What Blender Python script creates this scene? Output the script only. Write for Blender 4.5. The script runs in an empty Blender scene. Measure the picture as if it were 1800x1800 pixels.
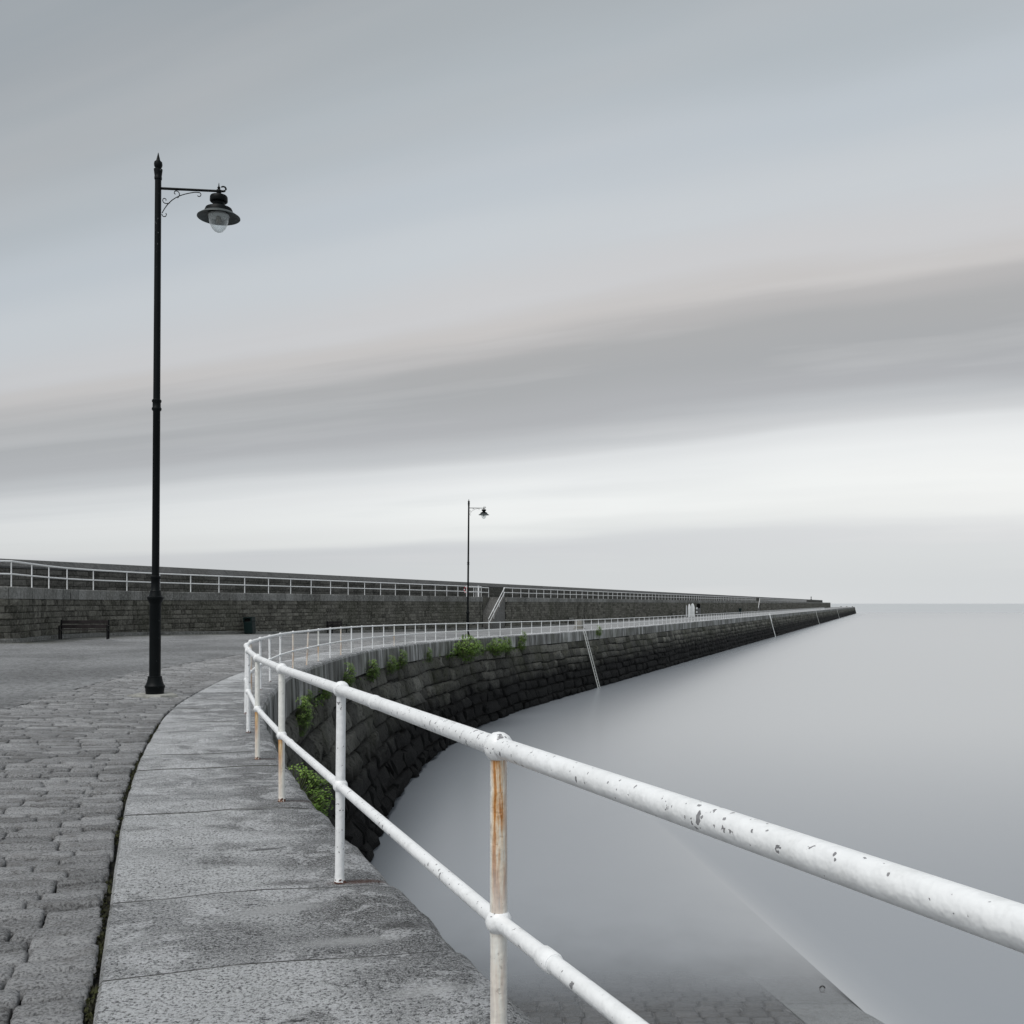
import bpy, math, random
import numpy as np
from mathutils import Vector, Matrix

SC = bpy.context.scene
COL = SC.collection
R = math.radians
rng = random.Random(7)
EYE = 8.2                                    # eye above the water; water lies at z = 0

# ------------------------------------------------------------------ camera
cd = bpy.data.cameras.new('camera')
cam = bpy.data.objects.new('camera', cd)
COL.objects.link(cam)
cam.location = (0, 0, EYE)
cam.rotation_euler = (R(90), 0, 0)
cd.sensor_fit = 'HORIZONTAL'
cd.sensor_width = 36
cd.lens = 36
cd.shift_y = 161 / 1800
cd.clip_start = 0.05
cd.clip_end = 200000
SC.camera = cam


# ------------------------------------------------------------------ node helper
def lin(c):
    if isinstance(c, (int, float)):
        c = (c, c, c)
    return tuple(((v / 255) / 12.92 if v / 255 <= 0.04045 else ((v / 255 + 0.055) / 1.055) ** 2.4) for v in c) + (1,)


class NT:
    def __init__(s, tree):
        s.t = tree
        s.l = tree.links

    def n(s, typ, **kw):
        nd = s.t.nodes.new(typ)
        for k, v in kw.items():
            setattr(nd, k, v)
        return nd

    def set(s, sock, v):
        if isinstance(v, bpy.types.NodeSocket):
            s.l.new(v, sock)
        elif v is not None:
            if hasattr(sock, 'default_value') and not isinstance(sock.default_value, (int, float)) and isinstance(v, (int, float)):
                v = (v,) * len(sock.default_value)
            sock.default_value = v

    def math(s, op, a, b=None, c=None, clamp=False):
        nd = s.n('ShaderNodeMath', operation=op, use_clamp=clamp)
        s.set(nd.inputs[0], a)
        if b is not None:
            s.set(nd.inputs[1], b)
        if c is not None:
            s.set(nd.inputs[2], c)
        return nd.outputs[0]

    def vmath(s, op, a, b=None):
        nd = s.n('ShaderNodeVectorMath', operation=op)
        s.set(nd.inputs[0], a)
        if b is not None:
            s.set(nd.inputs[1], b)
        return nd.outputs['Value'] if op in ('DOT_PRODUCT', 'LENGTH', 'DISTANCE') else nd.outputs['Vector']

    def noise(s, vec, scale, detail=3, rough=0.55, dist=0):
        nd = s.n('ShaderNodeTexNoise')
        s.set(nd.inputs['Vector'], vec)
        nd.inputs['Scale'].default_value = scale
        nd.inputs['Detail'].default_value = detail
        nd.inputs['Roughness'].default_value = rough
        nd.inputs['Distortion'].default_value = dist
        return nd.outputs[0]

    def voro(s, vec, scale, feature='F1'):
        nd = s.n('ShaderNodeTexVoronoi', feature=feature)
        s.set(nd.inputs['Vector'], vec)
        nd.inputs['Scale'].default_value = scale
        return nd.outputs['Distance']

    def ramp(s, fac, stops, interp='LINEAR'):
        nd = s.n('ShaderNodeValToRGB')
        s.set(nd.inputs[0], fac)
        cr = nd.color_ramp
        cr.interpolation = interp
        while len(cr.elements) < len(stops):
            cr.elements.new(0.5)
        for e, (p, c) in zip(cr.elements, stops):
            e.position = p
            e.color = c if isinstance(c, tuple) else (c, c, c, 1)
        return nd.outputs[0]

    def maprange(s, v, a, b, c=0.0, d=1.0):
        nd = s.n('ShaderNodeMapRange')
        s.set(nd.inputs[0], v)
        for i, q in enumerate((a, b, c, d)):
            nd.inputs[i + 1].default_value = q
        return nd.outputs[0]

    def mix(s, fac, a, b, blend='MIX'):
        nd = s.n('ShaderNodeMix', data_type='RGBA', blend_type=blend)
        s.set(nd.inputs[0], fac)
        for i, v in ((6, a), (7, b)):
            if isinstance(v, (int, float)):
                v = (v, v, v, 1)
            elif isinstance(v, tuple) and len(v) == 3:
                v = v + (1,)
            s.set(nd.inputs[i], v)
        return nd.outputs[2]

    def scalev(s, vec, k):
        nd = s.n('ShaderNodeMapping')
        s.set(nd.inputs['Vector'], vec)
        nd.inputs['Scale'].default_value = k
        return nd.outputs[0]

    def sep(s, vec):
        nd = s.n('ShaderNodeSeparateXYZ')
        s.set(nd.inputs[0], vec)
        return nd.outputs

    def comb(s, x, y, z):
        nd = s.n('ShaderNodeCombineXYZ')
        for i, v in enumerate((x, y, z)):
            s.set(nd.inputs[i], v)
        return nd.outputs[0]

    def bump(s, h, strength, dist, normal=None):
        nd = s.n('ShaderNodeBump')
        nd.inputs['Strength'].default_value = strength
        nd.inputs['Distance'].default_value = dist
        s.set(nd.inputs['Height'], h)
        if normal is not None:
            s.set(nd.inputs['Normal'], normal)
        return nd.outputs[0]


# ------------------------------------------------------------------ world: overcast sky, streaks of cloud drawn out by the wind
SUN_EL, SUN_AZ = R(58), R(215)               # azimuth clockwise from +Y
W = bpy.data.worlds.new('World')
SC.world = W
W.use_nodes = True
W.node_tree.nodes.clear()
w = NT(W.node_tree)
tc = w.n('ShaderNodeTexCoord').outputs['Generated']
dirv = w.vmath('NORMALIZE', tc)
dz = w.sep(dirv)[2]
across = w.vmath('DOT_PRODUCT', dirv, (0.479, 0.878, 0))
along = w.vmath('DOT_PRODUCT', dirv, (-0.878, 0.479, 0))
ang = w.math('ARCTAN2', w.math('MAXIMUM', dz, 0.0), w.math('ABSOLUTE', across))
wob = w.noise(w.comb(w.math('MULTIPLY', ang, 2.2), w.math('MULTIPLY', along, 1.1), 0.3), 1.6, 2, 0.5)
fine = w.noise(w.comb(w.math('MULTIPLY', ang, 16), w.math('MULTIPLY', along, 1.3), 4.0), 1.5, 4, 0.55)
mid = w.noise(w.comb(w.math('MULTIPLY', ang, 6), w.math('MULTIPLY', along, 0.9), 9.0), 1.4, 3, 0.5)
edgek = w.maprange(ang, 0.02, 0.35, 0.25, 1.0)
a2 = w.math('ADD', ang, w.math('MULTIPLY', edgek, w.math('MULTIPLY', w.math('SUBTRACT', wob, 0.5), 0.075)))
a2 = w.math('ADD', a2, w.math('MULTIPLY', w.math('SUBTRACT', fine, 0.5), 0.03))
# bands of the layer, by height angle across the streaks (position = angle / 1.0 rad)
SKY = [(0.0, (212, 215, 217)), (0.04, (209, 212, 214)), (0.066, (207, 209, 212)), (0.084, (232, 234, 233)),
       (0.112, (240, 242, 241)), (0.138, (236, 238, 238)), (0.158, (222, 224, 225)), (0.176, (194, 196, 198)), (0.20, (177, 178, 180)),
       (0.235, (171, 172, 173)), (0.262, (173, 173, 173)), (0.282, (184, 182, 181)), (0.302, (200, 197, 195)), (0.325, (205, 205, 206)),
       (0.38, (201, 206, 210)), (0.44, (191, 198, 204)), (0.52, (179, 186, 191)), (0.60, (170, 176, 180)),
       (0.68, (158, 165, 170)), (1.0, (150, 157, 162))]
lay = w.ramp(a2, [(p, lin(c)) for p, c in SKY], 'EASE')
lay = w.mix(w.math('MULTIPLY', w.maprange(mid, 0.45, 0.7, 0.0, 0.27), w.maprange(ang, 0.28, 0.5)), lay, lin((206, 200, 198)))
grey = w.math('MULTIPLY', w.maprange(fine, 0.54, 0.36, 0.0, 0.6), w.math('MULTIPLY', w.maprange(ang, 0.17, 0.14), w.maprange(along, 0.2, 0.75, 0.3, 1.0)))
lay = w.mix(grey, lay, lin((208, 211, 213)))
thin = w.math('MULTIPLY', w.maprange(fine, 0.5, 0.68, 0.0, 0.33), w.maprange(ang, 0.42, 0.12, 0.0, 1.0))
lay = w.mix(thin, lay, lin((226, 226, 226)))
lay = w.mix(w.math('MULTIPLY', w.maprange(along, 0.5, 0.0, 0.0, 0.5), w.math('MULTIPLY', w.maprange(ang, 0.19, 0.10), w.maprange(ang, 0.02, 0.10))), lay, lin((250, 249, 246)))
lay = w.mix(w.math('MULTIPLY', w.maprange(along, 0.0, -0.8, 0.0, 0.25), w.maprange(ang, 0.3, 0.05, 0.0, 1.0)), lay, lin((236, 238, 237)))
lay = w.mix(w.math('MULTIPLY', w.maprange(along, 0.5, 0.9, 0.0, 0.55), w.maprange(ang, 0.5, 0.0, 0.2, 1.0)), lay, lin((176, 180, 184)))
sky = w.n('ShaderNodeTexSky', sky_type='NISHITA', sun_disc=False, sun_elevation=SUN_EL, sun_rotation=SUN_AZ)
lay10 = w.vmath('MULTIPLY', lay, (6.25, 6.25, 6.25))
skyc = w.mix(0.97, sky.outputs[0], lay10)
bg = w.n('ShaderNodeBackground')
w.l.new(skyc, bg.inputs[0])
bg.inputs[1].default_value = 0.1
wo = w.n('ShaderNodeOutputWorld')
w.l.new(bg.outputs[0], wo.inputs[0])

# ------------------------------------------------------------------ sun, veiled by cloud
sd = bpy.data.lights.new('sun', 'SUN')
sd.energy = 1.5
sd.angle = R(35)
sd.color = (1.0, 0.98, 0.95)
sun = bpy.data.objects.new('sun', sd)
COL.objects.link(sun)
sv = Vector((math.sin(SUN_AZ) * math.cos(SUN_EL), math.cos(SUN_AZ) * math.cos(SUN_EL), math.sin(SUN_EL)))
sun.rotation_euler = sv.to_track_quat('Z', 'Y').to_euler()
sun.location = (0, 0, 40)

SC.view_settings.view_transform = 'Standard'
SC.view_settings.look = 'None'
SC.view_settings.exposure = 0.68
SC.view_settings.gamma = 1
SC.view_settings.use_curve_mapping = False
SC.render.engine = 'CYCLES'
SC.cycles.max_bounces = 6
SC.cycles.transparent_max_bounces = 12


# ------------------------------------------------------------------ mesh helpers
def me_new(name, V, F, mat=None, smooth=False, rnd=None, sharp=True):
    me = bpy.data.meshes.new(name)
    me.from_pydata([tuple(map(float, v)) for v in V], [], [tuple(int(i) for i in f) for f in F])
    if mat:
        me.materials.append(mat)
    if smooth:
        me.polygons.foreach_set('use_smooth', [True] * len(me.polygons))
    if rnd is not None:
        at = me.attributes.new('rnd', 'FLOAT', 'POINT')
        at.data.foreach_set('value', np.broadcast_to(np.asarray(rnd, dtype=np.float32), (len(me.vertices),)).ravel().copy())
    me.update()
    if smooth and rnd is None and len(me.polygons) < 5000:
        me.set_sharp_from_angle(angle=R(38))
    return me


def ob(name, me, parent=None, loc=(0, 0, 0), rot=(0, 0, 0), **props):
    o = bpy.data.objects.new(name, me)
    COL.objects.link(o)
    if parent:
        o.parent = parent
    o.location = loc
    o.rotation_euler = rot
    for k, v in props.items():
        o[k] = v
    return o


def wob_(name, V, F, mat, parent=None, smooth=False, rnd=None, **props):
    """object whose vertices are given in world space; its origin is put at their centre"""
    V = np.asarray(V, dtype=float)
    c = V.mean(axis=0)
    base = np.zeros(3)
    if parent is not None:
        base = ORG[parent.name]
    o = ob(name, me_new(name, V - c, F, mat, smooth, rnd), parent, tuple(c - base), **props)
    ORG[o.name] = c
    return o


ORG = {}


def root(name, label, cat, loc, rotz=0, group=None):
    o = bpy.data.objects.new(name, None)
    COL.objects.link(o)
    o.location = loc
    o.rotation_euler = (0, 0, rotz)
    o.empty_display_size = 0.2
    o['label'] = label
    o['category'] = cat
    if group:
        o['group'] = group
    ORG[o.name] = np.array(loc, dtype=float)
    return o


def copy_tree(o, parent=None):
    c = o.copy()
    COL.objects.link(c)
    c.parent = parent
    for ch in list(o.children):
        copy_tree(ch, c)
    return c


class MB:
    def __init__(s):
        s.V, s.F, s.R = [], [], []
        s.k = 0

    def add(s, V, F, rnd=0.5):
        V = np.asarray(V, dtype=float)
        s.V.append(V)
        s.F.extend([tuple(i + s.k for i in f) for f in F])
        s.R.append(np.full(len(V), rnd))
        s.k += len(V)

    def get(s):
        return np.concatenate(s.V), s.F, np.concatenate(s.R)


def tube(pts, r, n=8, caps=True, rads=None):
    pts = [Vector(p) for p in pts]
    V, F = [], []
    up = Vector((0, 0, 1))
    for i, p in enumerate(pts):
        a = pts[max(i - 1, 0)]
        b = pts[min(i + 1, len(pts) - 1)]
        t = (b - a).normalized()
        ref = up if abs(t.z) < 0.95 else Vector((1, 0, 0))
        u = t.cross(ref).normalized()
        v = t.cross(u).normalized()
        rr = rads[i] if rads else r
        for k in range(n):
            an = 2 * math.pi * k / n
            V.append(p + (u * math.cos(an) + v * math.sin(an)) * rr)
    for i in range(len(pts) - 1):
        for k in range(n):
            F.append((i * n + k, i * n + (k + 1) % n, (i + 1) * n + (k + 1) % n, (i + 1) * n + k))
    if caps:
        F.append(tuple(range(n))[::-1])
        F.append(tuple((len(pts) - 1) * n + k for k in range(n)))
    return [tuple(v) for v in V], F


def lathe(prof, n=20, cx=0, cy=0):
    V, F = [], []
    for r, z in prof:
        for k in range(n):
            a = 2 * math.pi * k / n
            V.append((cx + r * math.cos(a), cy + r * math.sin(a), z))
    for i in range(len(prof) - 1):
        for k in range(n):
            F.append((i * n + k, i * n + (k + 1) % n, (i + 1) * n + (k + 1) % n, (i + 1) * n + k))
    F.append(tuple(range(n))[::-1])
    F.append(tuple((len(prof) - 1) * n + k for k in range(n)))
    return V, F


def box(x0, x1, y0, y1, z0, z1, b=0.0):
    """box with chamfered vertical and top edges"""
    if b <= 0:
        V = [(x, y, z) for z in (z0, z1) for x, y in ((x0, y0), (x1, y0), (x1, y1), (x0, y1))]
        F = [(3, 2, 1, 0), (4, 5, 6, 7)] + [(i, (i + 1) % 4, 4 + (i + 1) % 4, 4 + i) for i in range(4)]
        return V, F

    def ring(d, z):
        return [(x0 + d + b, y0 + d, z), (x1 - d - b, y0 + d, z), (x1 - d, y0 + d + b, z), (x1 - d, y1 - d - b, z),
                (x1 - d - b, y1 - d, z), (x0 + d + b, y1 - d, z), (x0 + d, y1 - d - b, z), (x0 + d, y0 + d + b, z)]
    V = ring(b * 0.7, z0) + ring(0, z0 + b) + ring(0, z1 - b) + ring(b * 0.7, z1)
    F = [tuple(range(8))[::-1], tuple(range(24, 32))]
    for j in range(3):
        F += [(8 * j + i, 8 * j + (i + 1) % 8, 8 * j + 8 + (i + 1) % 8, 8 * j + 8 + i) for i in range(8)]
    return V, F


# ------------------------------------------------------------------ lines of the place (plan)
POSTS = [(3.2, -4.3), (2.05, -1.85), (0.98, 0.6),
         (-0.04, 3.08), (-0.94, 5.58), (-1.82, 8.09), (-2.64, 10.62), (-3.39, 13.17), (-4.09, 15.74), (-4.68, 18.34),
         (-5.15, 20.95), (-5.57, 23.58), (-5.93, 26.22), (-6.17, 28.86), (-6.32, 31.52), (-6.46, 34.18), (-6.54, 36.84),
         (-6.6, 39.5), (-6.61, 42.16), (-6.57, 44.82), (-6.46, 47.47), (-6.28, 50.13), (-6.07, 52.78), (-5.78, 55.42),
         (-5.48, 58.07), (-5.13, 60.7), (-4.72, 63.33), (-4.26, 65.95), (-3.73, 68.56), (-3.14, 71.15), (-2.46, 73.73),
         (-1.71, 76.27), (-0.91, 78.81), (-0.07, 81.33), (0.79, 83.85), (1.67, 86.36), (2.56, 88.87), (3.46, 91.36),
         (4.37, 93.87), (5.28, 96.36), (6.2, 98.86), (7.12, 101.37), (8.05, 103.84), (8.97, 106.34), (9.89, 108.84),
         (10.82, 111.33), (11.76, 113.81), (12.67, 116.32), (13.58, 118.82), (14.48, 121.32), (15.38, 123.84),
         (16.32, 126.31), (17.25, 128.81), (18.16, 131.3)]
IDX0 = 3                                          # POSTS[3] is the nearest post in the picture
SL = 0.37
QC = 18.16 - SL * 131.3                          # quay line X = QC + SL*Y further out
dY = 2.66 / math.sqrt(1 + SL * SL)
y = POSTS[-1][1]
while y < 850:
    y += dY
    POSTS.append((QC + SL * y, y))


class Path:
    def __init__(s, pts, smooth=True):
        P = np.array(pts, dtype=float)
        if smooth:
            out = []
            for i in range(len(P) - 1):
                p0, p1, p2, p3 = P[max(i - 1, 0)], P[i], P[i + 1], P[min(i + 2, len(P) - 1)]
                m = 6 if np.linalg.norm(p2 - p1) < 5 else 3
                for k in range(m):
                    t = k / m
                    out.append(0.5 * ((2 * p1) + (-p0 + p2) * t + (2 * p0 - 5 * p1 + 4 * p2 - p3) * t * t + (-p0 + 3 * p1 - 3 * p2 + p3) * t ** 3))
            out.append(P[-1])
            P = np.array(out)
        s.P = P
        d = np.linalg.norm(np.diff(P, axis=0), axis=1)
        s.S = np.concatenate([[0], np.cumsum(d)])
        s.L = s.S[-1]
        T = np.gradient(P, axis=0)
        s.T = T / np.linalg.norm(T, axis=1)[:, None]

    def at(s, q):
        q = np.asarray(q, dtype=float)
        return np.interp(q, s.S, s.P[:, 0]), np.interp(q, s.S, s.P[:, 1])

    def nrm(s, q):                               # unit normal to the right of travel = towards the water
        tx = np.interp(q, s.S, s.T[:, 0])
        ty = np.interp(q, s.S, s.T[:, 1])
        l = np.hypot(tx, ty)
        return ty / l, -tx / l

    def off(s, q, o):
        x, y = s.at(q)
        nx, ny = s.nrm(q)
        return x + nx * o, y + ny * o

    def s_of_y(s, yy):
        return float(np.interp(yy, s.P[:, 1], s.S))


Q = Path(POSTS)                                   # line of the quay railing
HY = np.array([-6, 3, 5.5, 8, 11, 14, 18, 23, 29, 37, 45, 54, 62, 70, 80, 92, 110, 130, 200, 900])
HH = np.array([1.46, 1.476, 1.512, 1.56, 1.62, 1.665, 1.73, 1.80, 1.86, 1.95, 2.05, 2.18, 2.29, 2.40, 2.50, 2.61, 2.70, 2.76, 2.80, 2.80])


def zq(Y):
    return EYE - np.interp(Y, HY, HH)


def gz(X, Y):                                     # level of the paved ground
    X = np.asarray(X, dtype=float)
    Y = np.asarray(Y, dtype=float)
    qx = np.interp(Y, Q.P[:, 1], Q.P[:, 0])
    off = np.clip(qx - X - 1.5, 0, 14)
    fade = np.clip((105 - Y) / 40, 0, 1)
    return zq(Y) + 0.032 * off * fade


WC = -42.6                                        # parade wall line X = WC + SL*Y
WALL_END = 722
WP = [(-52, 14), (-40, 30), (-30, 36), (-25.5, 38.4), (-22.4, 40.2), (-20.6, 42), (-20.95, 44.6), (-21.45, 47.3), (-21.8, 50.3), (-21.72, 53.4), (-21.1, 57.2)]
WP += [(WC + SL * yy, yy) for yy in (60, 63, 66, 70, 80, 90, 100, 107, 113, 125, 150, 200, 300, 450, 600, WALL_END)]
WL = Path(WP)
WALK = 8.9                                        # level of the walkway on the parade wall
PC = WC - 4.3                                     # parapet line
PAR = Path([(PC + SL * yy, yy) for yy in (18, 60, 120, 200, 300, 450, 600, 703)], smooth=False)
PTOP = 10.6
ZCOP = 0.95                                       # height of the quay's top course
BAT = 0.27


def px(x, y, z):
    return 900 + 1800 * x / y, 1061 - 1800 * (z - EYE) / y


def seen(x, y, z, pad=15):
    if y < 0.8:
        return False
    a, b = px(x, y, z)
    return -pad < a < 1800 + pad and -pad < b < 1800 + pad


# ------------------------------------------------------------------ materials
def mat_new(name):
    m = bpy.data.materials.new(name)
    m.use_nodes = True
    m.node_tree.nodes.clear()
    k = NT(m.node_tree)
    bs = k.n('ShaderNodeBsdfPrincipled')
    out = k.n('ShaderNodeOutputMaterial')
    k.l.new(bs.outputs[0], out.inputs[0])
    return m, k, bs, out


def pos(k):
    return k.n('ShaderNodeNewGeometry').outputs['Position']


def rnd_attr(k):
    return k.n('ShaderNodeAttribute', attribute_name='rnd').outputs['Fac']


def plain(name, col, rough=0.6, metal=0.0, var=0.15, scale=8, bumpd=0.0):
    m, k, bs, _ = mat_new(name)
    tcn = k.n('ShaderNodeTexCoord').outputs['Object']
    nz = k.noise(tcn, scale, 4)
    c = k.mix(k.maprange(nz, 0.3, 0.7), tuple(v * (1 - var) for v in col), tuple(min(1, v * (1 + var)) for v in col))
    k.set(bs.inputs['Base Color'], c)
    bs.inputs['Roughness'].default_value = rough
    bs.inputs['Metallic'].default_value = metal
    if bumpd:
        k.set(bs.inputs['Normal'], k.bump(k.noise(tcn, scale * 6, 3), 0.5, bumpd))
    return m


def m_granite():
    m, k, bs, _ = mat_new('coping_granite')
    P = pos(k)
    r = rnd_attr(k)
    z = k.sep(P)[2]
    nrm = k.n('ShaderNodeNewGeometry').outputs['True Normal']
    upf = k.maprange(k.sep(nrm)[2], 0.3, 0.9)
    speck = k.noise(P, 120, 3, 0.8)
    grain = k.noise(P, 62, 5, 0.8)
    worn = k.noise(k.scalev(P, (1, 1.9, 1)), 1.15, 5, 0.6, 0.4)
    wet = k.noise(k.scalev(P, (0.8, 1.1, 1)), 1.7, 5, 0.6, 0.2)
    lich = k.noise(P, 3.0, 5, 0.7, 0.5)
    top = k.ramp(k.math('ADD', k.math('MULTIPLY', worn, 0.66), k.math('MULTIPLY', r, 0.28)), [(0.10, (0.10, 0.10, 0.10, 1)), (0.28, (0.19, 0.194, 0.198, 1)), (0.42, (0.36, 0.367, 0.376, 1)), (0.56, (0.60, 0.612, 0.625, 1))])
    top = k.mix(k.maprange(wet, 0.55, 0.62, 0, 0.68), top, (0.10, 0.10, 0.10))
    top = k.mix(k.maprange(lich, 0.52, 0.58, 0, 0.7), top, (0.66, 0.67, 0.69))
    top = k.mix(k.maprange(speck, 0.47, 0.58, 0.0, 0.85), top, k.mix(0.65, top, (0.86, 0.88, 0.90)))
    top = k.mix(k.maprange(grain, 0.50, 0.41, 0.0, 0.85), top, (0.03, 0.031, 0.033))
    # face towards the water: vertical runs of lime and dirt
    run = k.noise(k.scalev(P, (1.4, 1.4, 0.25)), 1.3, 5, 0.62)
    face = k.ramp(run, [(0.36, (0.07, 0.072, 0.066, 1)), (0.46, (0.19, 0.193, 0.186, 1)), (0.54, (0.33, 0.336, 0.33, 1)), (0.62, (0.55, 0.56, 0.56, 1))])
    grn = k.noise(P, 0.33, 3, 0.5)
    face = k.mix(k.maprange(grn, 0.5, 0.66, 0, 0.55), face, (0.085, 0.09, 0.055))
    face = k.mix(k.maprange(speck, 0.42, 0.6, 0.0, 0.35), face, (0.3, 0.31, 0.3))
    face = k.mix(k.math('MULTIPLY', r, 0.45), face, (0.10, 0.10, 0.096))
    c = k.mix(upf, face, top)
    # rust run at the foot of three posts near the camera, shade of old drill holes painted in
    for (rx, ry, ex, ey, col, rad, amt) in RUST:
        d = k.vmath('SUBTRACT', P, (rx, ry, 0))
        sx, sy, _z = k.sep(d)
        u = k.math('ADD', k.math('MULTIPLY', sx, ex), k.math('MULTIPLY', sy, ey))
        v = k.math('SUBTRACT', k.math('MULTIPLY', sy, ex), k.math('MULTIPLY', sx, ey))
        q = k.math('SQRT', k.math('ADD', k.math('POWER', k.math('DIVIDE', k.math('SUBTRACT', u, rad * 0.9), rad * 1.7), 2.0), k.math('POWER', k.math('DIVIDE', v, rad * 0.5), 2.0)))
        q = k.math('ADD', q, k.math('MULTIPLY', k.math('SUBTRACT', grain, 0.5), 1.1))
        c = k.mix(k.maprange(q, 1.0, 0.35, 0.0, amt), c, col)
    k.set(bs.inputs['Base Color'], c)
    bs.inputs['Roughness'].default_value = 0.85
    b = k.bump(k.math('ADD', k.math('MULTIPLY', grain, 1.0), k.math('MULTIPLY', speck, 0.7)), 1.0, 0.02)
    b = k.bump(k.noise(P, 3.2, 3), 0.8, 0.05, b)
    k.set(bs.inputs['Normal'], b)
    return m


RUSTC = (0.10, 0.045, 0.03)
HOLLOW_SHADE = (0.02, 0.02, 0.02)  # painted shade inside drill holes and hollows of the slabs
RUST = [(-0.94, 5.58, 0.94, 0.34, RUSTC, 0.13, 0.75), (-1.82, 8.09, 0.94, 0.34, (0.06, 0.04, 0.035), 0.16, 0.6),
        (-2.64, 10.62, 0.94, 0.34, (0.06, 0.035, 0.03), 0.14, 0.6), (-1.33, 5.13, 0.94, 0.3, HOLLOW_SHADE, 0.022, 0.95),
        (-0.80, 3.64, 0.94, 0.3, HOLLOW_SHADE, 0.03, 0.8), (-2.05, 7.7, 0.94, 0.3, HOLLOW_SHADE, 0.11, 0.7), (-1.62, 6.35, 0.94, 0.3, HOLLOW_SHADE, 0.09, 0.7), (-2.6, 9.6, 0.94, 0.3, HOLLOW_SHADE, 0.10, 0.6),
        (-1.32, 4.98, 0.94, 0.3, (0.5, 0.51, 0.52), 0.19, 0.6), (-0.86, 4.50, 0.94, 0.3, (0.55, 0.56, 0.57), 0.16, 0.6), (-0.42, 3.9, 0.94, 0.3, (0.6, 0.61, 0.62), 0.12, 0.6), (-1.3, 5.5, 0.94, 0.3, (0.09, 0.09, 0.09), 0.14, 0.6), (-0.6, 4.75, 0.94, 0.3, (0.08, 0.08, 0.08), 0.16, 0.6)]


def m_sett(name, lo, hi, wet=0.0):
    m, k, bs, _ = mat_new(name)
    P = pos(k)
    r = rnd_attr(k)
    g = k.noise(P, 75, 5, 0.75)
    g2 = k.noise(P, 8, 4, 0.6)
    big = k.noise(P, 0.5, 3, 0.5)
    c = k.mix(r, lo, hi)
    c = k.mix(k.maprange(g, 0.46, 0.60, 0.0, 0.6), c, k.mix(0.5, c, (0.62, 0.63, 0.64)))
    c = k.mix(k.maprange(g, 0.50, 0.38, 0.0, 0.7), c, (0.045, 0.046, 0.047))
    c = k.mix(k.maprange(g2, 0.50, 0.72, 0.0, 0.5), c, (0.115, 0.108, 0.10))
    c = k.mix(k.maprange(big, 0.4, 0.7, 0.0, 0.35), c, (0.12, 0.122, 0.125))
    k.set(bs.inputs['Base Color'], c)
    bs.inputs['Roughness'].default_value = 0.85 - wet
    b = k.bump(k.math('ADD', g, k.math('MULTIPLY', g2, 0.5)), 1.0, 0.018)
    k.set(bs.inputs['Normal'], b)
    return m


def m_joint(name, lo, hi, sc=6):
    m, k, bs, _ = mat_new(name)
    P = pos(k)
    n = k.noise(P, sc, 5, 0.7)
    k.set(bs.inputs['Base Color'], k.mix(k.maprange(n, 0.45, 0.62), lo, hi))
    bs.inputs['Roughness'].default_value = 0.95
    k.set(bs.inputs['Normal'], k.bump(n, 0.8, 0.02))
    return m


def m_asphalt():
    m, k, bs, _ = mat_new('asphalt')
    P = pos(k)
    f = k.noise(P, 60, 3, 0.8)
    md = k.noise(P, 9, 5, 0.75)
    big = k.noise(k.scalev(P, (0.7, 0.35, 1)), 0.5, 4, 0.6)
    c = k.ramp(big, [(0.4, (0.18, 0.183, 0.186, 1)), (0.5, (0.25, 0.255, 0.26, 1)), (0.6, (0.32, 0.326, 0.332, 1))])
    c = k.mix(k.maprange(f, 0.45, 0.6, 0, 0.65), c, (0.36, 0.37, 0.38))
    c = k.mix(k.maprange(md, 0.52, 0.38, 0, 0.75), c, (0.065, 0.066, 0.067))
    # moss along the foot of the parade wall, written as an attribute of the ground
    mo = k.n('ShaderNodeAttribute', attribute_name='moss').outputs['Fac']
    c = k.mix(k.math('MULTIPLY', mo, k.maprange(k.noise(P, 2.2, 5, 0.7), 0.36, 0.6)), c, (0.075, 0.078, 0.045))
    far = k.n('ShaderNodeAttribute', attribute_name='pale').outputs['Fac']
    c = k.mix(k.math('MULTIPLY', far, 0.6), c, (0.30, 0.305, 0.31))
    k.set(bs.inputs['Base Color'], c)
    bs.inputs['Roughness'].default_value = 0.88
    k.set(bs.inputs['Normal'], k.bump(k.math('ADD', f, md), 1.0, 0.03))
    return m


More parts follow.
